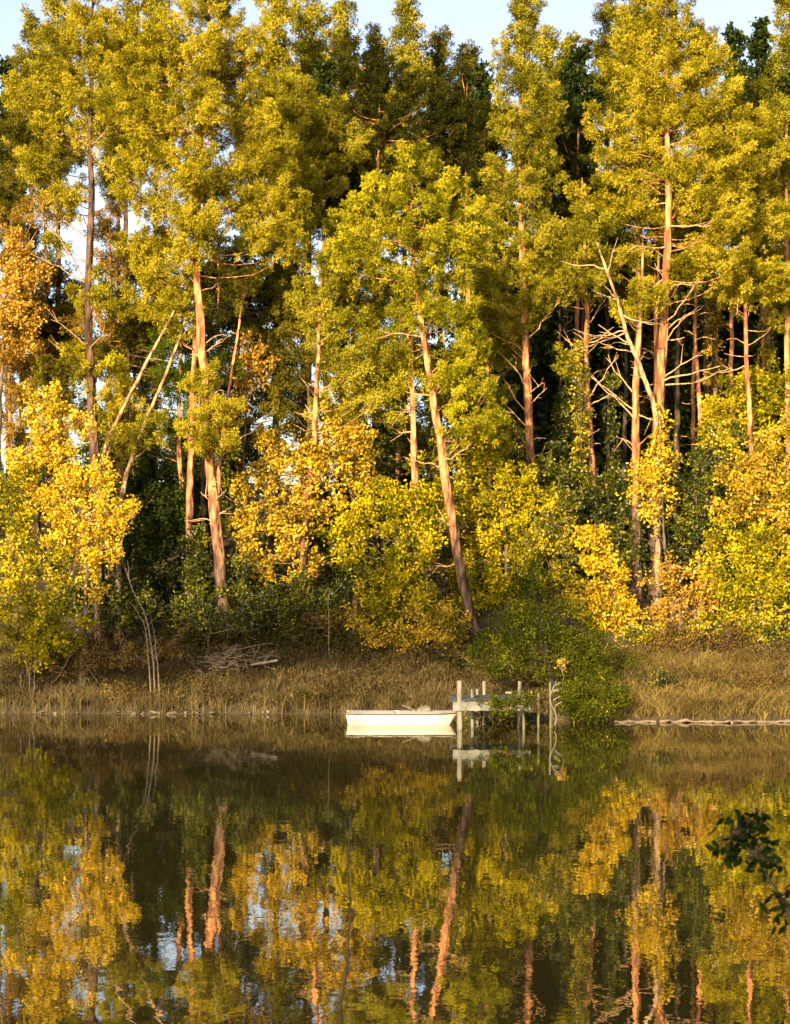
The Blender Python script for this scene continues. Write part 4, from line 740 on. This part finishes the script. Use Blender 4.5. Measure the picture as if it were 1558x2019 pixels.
# twisted vine on the right-hand post
a = Acc(); z = np.linspace(.1, 1.5, 30); q = P(1087, 1400, 60.85); a.tube(np.stack([q[0]+.10*np.sin(z*5)+.06, 60.8+.05*np.cos(z*5), z], 1), .022, 5)
for i in range(10): s = np.array([q[0]+.1+rng.normal(0, .05), 60.8, rng.uniform(.7, 1.4)]); limb(a, s, s+np.array([rng.uniform(-.05, .28), 0, rng.uniform(-.15, .22)]), .03, .012, 0, 4, 4)
tag(a.build('dead_vine', M['wood_post'], None, (q[0], 60.8, 0), True), 'pale dead vine twisted around the rightmost jetty post', 'vine')

# ------------------------------------------------------------------ boat
BD = 62.6; xl = P(682, 0, BD)[0]; xr = P(903, 0, BD)[0]; Lb = xr-xl; hb = 1.36; top = .38
boat = empty('rowing_boat', ((xl+xr)/2, BD+hb/2, 0), 'small cream-white flat-bottomed boat moored against the jetty', 'boat'); bo = ((xl+xr)/2, BD+hb/2, 0)
def hull_ring(f, inset=0.0):
    """cross section at f along the length: gunwale -> chine -> keel -> chine -> gunwale"""
    wid = hb/2*(1-.30*max(0, (f-.62)/.38)**2-.10*max(0, (.12-f)/.12)**2)-inset
    sheer = top+.035*max(0, (f-.75)/.25)**2+.01*(1-f)
    bot = -.10+.30*max(0, (f-.955)/.045)**1.2; bw = wid*.86
    return [(-wid, sheer), (-wid*.985, sheer*.66+bot*.34), (-bw-.01, .06+max(0, bot)), (-bw*.9, bot+inset), (0, bot-.02+inset), (bw*.9, bot+inset), (bw+.01, .06+max(0, bot)), (wid*.985, sheer*.66+bot*.34), (wid, sheer)]
fs = np.concatenate([np.linspace(0, .9, 22), np.linspace(.92, 1, 8)])
def section(f, inset=0):
    x = xl+f*Lb; out = []
    for (yy, zz) in hull_ring(f, inset):
        xx = x
        if f < .02: xx = x+.06*(1-(zz/top))     # stern raked
        if f > .9: xx = x-(1-(zz+.05)/.5)*.22*((f-.9)/.1)
        out.append((xx, BD+hb/2+yy, zz))
    return out
a = Acc(); G = np.array([section(f) for f in fs]); a.grid(G)
for e in (0, -1):
    q = G[e]; c = q.mean(0)
    for i in range(8): a.quads(np.array([[c, q[i], q[i+1], (q[i+1]+c)/2]]))
    a.quads(np.array([[c, q[8], q[0], (q[0]+c)/2]]))
a.build('hull', M['boat_white'], boat, bo)
a = Acc(); G2 = np.array([section(f, .035) for f in np.linspace(.012, .988, 24)]); a.grid(G2[:, ::-1]); a.build('inner_hull', M['boat_white'], boat, bo)
for s in (0, 8):
    a = Acc(); p = G[:, s].copy(); p[:, 2] -= (.035 if s == 0 else .005); p[:, 1] += (-.012 if s == 0 else .012)
    a.tube(p, .026 if s == 0 else .02, 6); a.build('gunwale', M['boat_rim' if s == 0 else 'boat_deck'], boat, bo, True)
def deck(f0, f1, dz, name):
    a = Acc(); ff = np.linspace(f0, f1, 8); g1 = []
    for f in ff:
        s = section(f, .03); l = np.array(s[0]); r_ = np.array(s[8]); g1.append([l+[0, 0, dz], l*.5+r_*.5+[0, 0, dz+.03], r_+[0, 0, dz]])
    g1 = np.array(g1); a.grid(g1); g2 = g1.copy(); g2[..., 2] -= .03; a.grid(g2[:, ::-1])
    for e in (0, -1):
        for j in (0, 1): a.quads(np.array([[g1[e, j], g1[e, j+1], g2[e, j+1], g2[e, j]]]))
    return a.build(name, M['boat_deck'], boat, bo)
deck(.015, .435, .012, 'deck'); deck(.475, .985, .012, 'deck')
a = Acc(); a.box((xl-.035, BD+hb/2, .30), (.05, .34, .20)); a.build('motor_pad', M['boat_rim'], boat, bo)
# oars and bundle
def oar(p0, p1, label):
    a = Acc(); p0 = np.array(p0); p1 = np.array(p1); t = np.linspace(0, 1, 9)[:, None]; p = p0*(1-t)+p1*t
    a.tube(p, .017, 7); o_ = a.build('oar', M['sack'], None, tuple(p0), True); tag(o_, label, 'oar')
    b = Acc(); d = unit(p1-p0); s = unit(np.cross(d, [0, 0, 1.])); c = p1
    prof = [(0, .02), (.1, .06), (.3, .075), (.45, .065)]
    gg = np.array([[c+d*l-s*w+[0, 0, .008], c+d*l+s*w+[0, 0, .008]] for l, w in prof]); b.grid(gg); gl = gg-[0, 0, .016]; b.grid(gl[:, ::-1])
    bl_ = b.build('blade', M['sack'], o_, tuple(p0)); return o_
oar(P(793, 1390, BD+.75), P(830, 1407, BD+.45)+[0, 0, .02], 'thin oar poking up to the left out of the boat')
oar(P(800, 1409, BD+.3)+[0, 0, .02], P(836, 1404, BD+.9), 'oar lying flat across the boat deck under the grey bundle')
a = Acc(); c = P(834, 1404, BD+.6)
u_, v_ = np.meshgrid(np.linspace(0, math.pi, 12), np.linspace(0, 2*math.pi, 20), indexing='ij')
rr = 1+.16*np.sin(3*v_+2*u_)+.10*np.sin(7*v_)*np.sin(u_)
c = c+[0, 0, .03]; G3 = np.stack([c[0]+.27*rr*np.sin(u_)*np.cos(v_), c[1]+.2*rr*np.sin(u_)*np.sin(v_), c[2]+.15*rr*np.cos(u_)+.05*np.sin(u_)*np.cos(v_)], -1); a.grid(G3)
tag(a.build('cloth_bundle', M['sack'], None, tuple(c), True), 'rumpled grey cloth bundle lying on the boat near the oars', 'bundle')
# pale edging log at the right waterline
for i, (x0, x1, lab) in enumerate([(1216, 1300, 'pale weathered log edging the water just right of the conifer'), (1306, 1440, 'longest pale log edging the water under the tan grass'), (1446, 1575, 'pale edging log running out at the right edge of the water')]):
    D_ = 63.3; p0 = P(x0, 1418, D_); p1 = P(x1, 1419, D_); a = Acc(); t = np.linspace(0, 1, 14)[:, None]; p = p0*(1-t)+p1*t; p[:, 2] = .04+rng.normal(0, .02, 14); p[:, 1] = yw(p[:, 0])-.10
    a.tube(p, .045*(1+rng.normal(0, .28, 14)), 7); tag(a.build('edging_log', M['dead_wood'], None, tuple(p0), True), lab, 'log', 'logs edging the water')

# ------------------------------------------------------------------ near shore plants in front of the viewer
bare('dark bare sapling rising from the near shore in front of the reflections', 9.0, [[(664, 2300), (672, 2020), (682, 1930), (697, 1860), (692, 1780), (688, 1720), (692, 1600)]], .009, mat='near_bark', nt_=7, tl=.10)
bD = 8.5; base = P(1640, 2300, bD); a = Acc(); base[2] = GROUND_Z(base)
T = np.array([base-[0, 0, .1], P(1625, 2150, bD), P(1590, 1900, bD), P(1540, 1770, bD), P(1490, 1690, bD), P(1450, 1640, bD)])
a.tube(T, np.linspace(.012, .003, 6), 6); tw = empty('laurel_shoot', tuple(base), 'leafy shoot coloured as a dark silhouette reaching in over the water at the right edge', 'shrub')
cr = Acc()
for i, (px, py) in enumerate([(1478, 1612), (1460, 1640), (1440, 1620), (1490, 1660), (1415, 1665), (1430, 1680), (1468, 1680), (1500, 1690), (1520, 1680), (1455, 1610), (1498, 1625), (1480, 1700), (1535, 1760), (1550, 1780), (1556, 1745), (1545, 1800), (1560, 1820), (1530, 1700), (1470, 1650), (1448, 1655), (1510, 1655), (1495, 1600), (1475, 1630), (1465, 1665), (1485, 1645), (1450, 1690), (1505, 1705)]*7):
    c = P(px+rng.normal(0, 11), py+rng.normal(0, 11), bD+rng.normal(0, .04)); d = unit(np.array([rng.normal(0, .6), rng.normal(0, .5), rng.normal(-.4, .5)])); s = unit(np.cross(d, rng.normal(size=3)))*.013; L = rng.uniform(.045, .075)
    k = np.argmin(np.linalg.norm(T-c, axis=1)); limb(a, T[k], c, .002, .0012, 0, 3, 4)
    pr = [(0, .1), (.25, .8), (.5, 1), (.75, .7), (1, .05)]
    cr.grid(np.array([[c+d*L*f-s*w, c+d*L*f-np.cross(s, d)*.15, c+d*L*f+s*w] for f, w in pr]), rng.uniform(0, 1))
a.build('stem', M['near_bark'], tw, base, True); cr.build('foliage', leaf_mat('laurel_silhouette', [(0, (.002, .004, .001)), (1, (.005, .010, .002))], .1), tw, base, True)  # leaf colour painted almost black to give an unlit silhouette

# ------------------------------------------------------------------ light, sky, camera
az, el = R(SUN_AZ), R(SUN_EL)
from mathutils import Vector
sd = Vector((math.sin(az)*math.cos(el), -math.cos(az)*math.cos(el), math.sin(el)))
L = bpy.data.lights.new('sun', 'SUN'); L.energy = 5.0; L.angle = R(.6); L.color = (1.0, .79, .49)
lo = bpy.data.objects.new('sun', L); COL.objects.link(lo); lo.rotation_euler = sd.to_track_quat('Z', 'Y').to_euler(); lo.location = sd*100
w = bpy.data.worlds.new('World'); scn.world = w; w.use_nodes = True; nt = w.node_tree
bg = nt.nodes['Background']; sk = nt.nodes.new('ShaderNodeTexSky'); sk.sky_type = 'NISHITA'; sk.sun_disc = False
sk.sun_elevation = el; sk.sun_rotation = math.pi-az; sk.air_density = 1.0; sk.dust_density = 2.0; sk.ozone_density = 1.0
hs = nt.nodes.new('ShaderNodeHueSaturation'); hs.inputs['Saturation'].default_value = .80; hs.inputs['Hue'].default_value = .522
nt.links.new(sk.outputs[0], hs.inputs['Color']); nt.links.new(hs.outputs[0], bg.inputs[0]); bg.inputs[1].default_value = .105
cam = bpy.data.cameras.new('camera'); co = bpy.data.objects.new('camera', cam); COL.objects.link(co)
co.location = (0, 0, H); co.rotation_euler = (R(90), 0, 0)
cam.sensor_fit = 'VERTICAL'; cam.sensor_height = 24; cam.lens = 24*F/2019; cam.shift_y = (HY-1009.5)/2019; cam.clip_end = 3000; cam.clip_start = .1; cam.dof.use_dof = True; cam.dof.focus_distance = 72; cam.dof.aperture_fstop = 4.5
scn.camera = co
scn.view_settings.view_transform = 'Standard'; scn.view_settings.look = 'None'; scn.view_settings.exposure = 1.58; scn.view_settings.gamma = 1
scn.cycles.max_bounces = 6; scn.cycles.diffuse_bounces = 2; scn.cycles.transmission_bounces = 3; scn.cycles.glossy_bounces = 3
scn.cycles.use_denoising = True
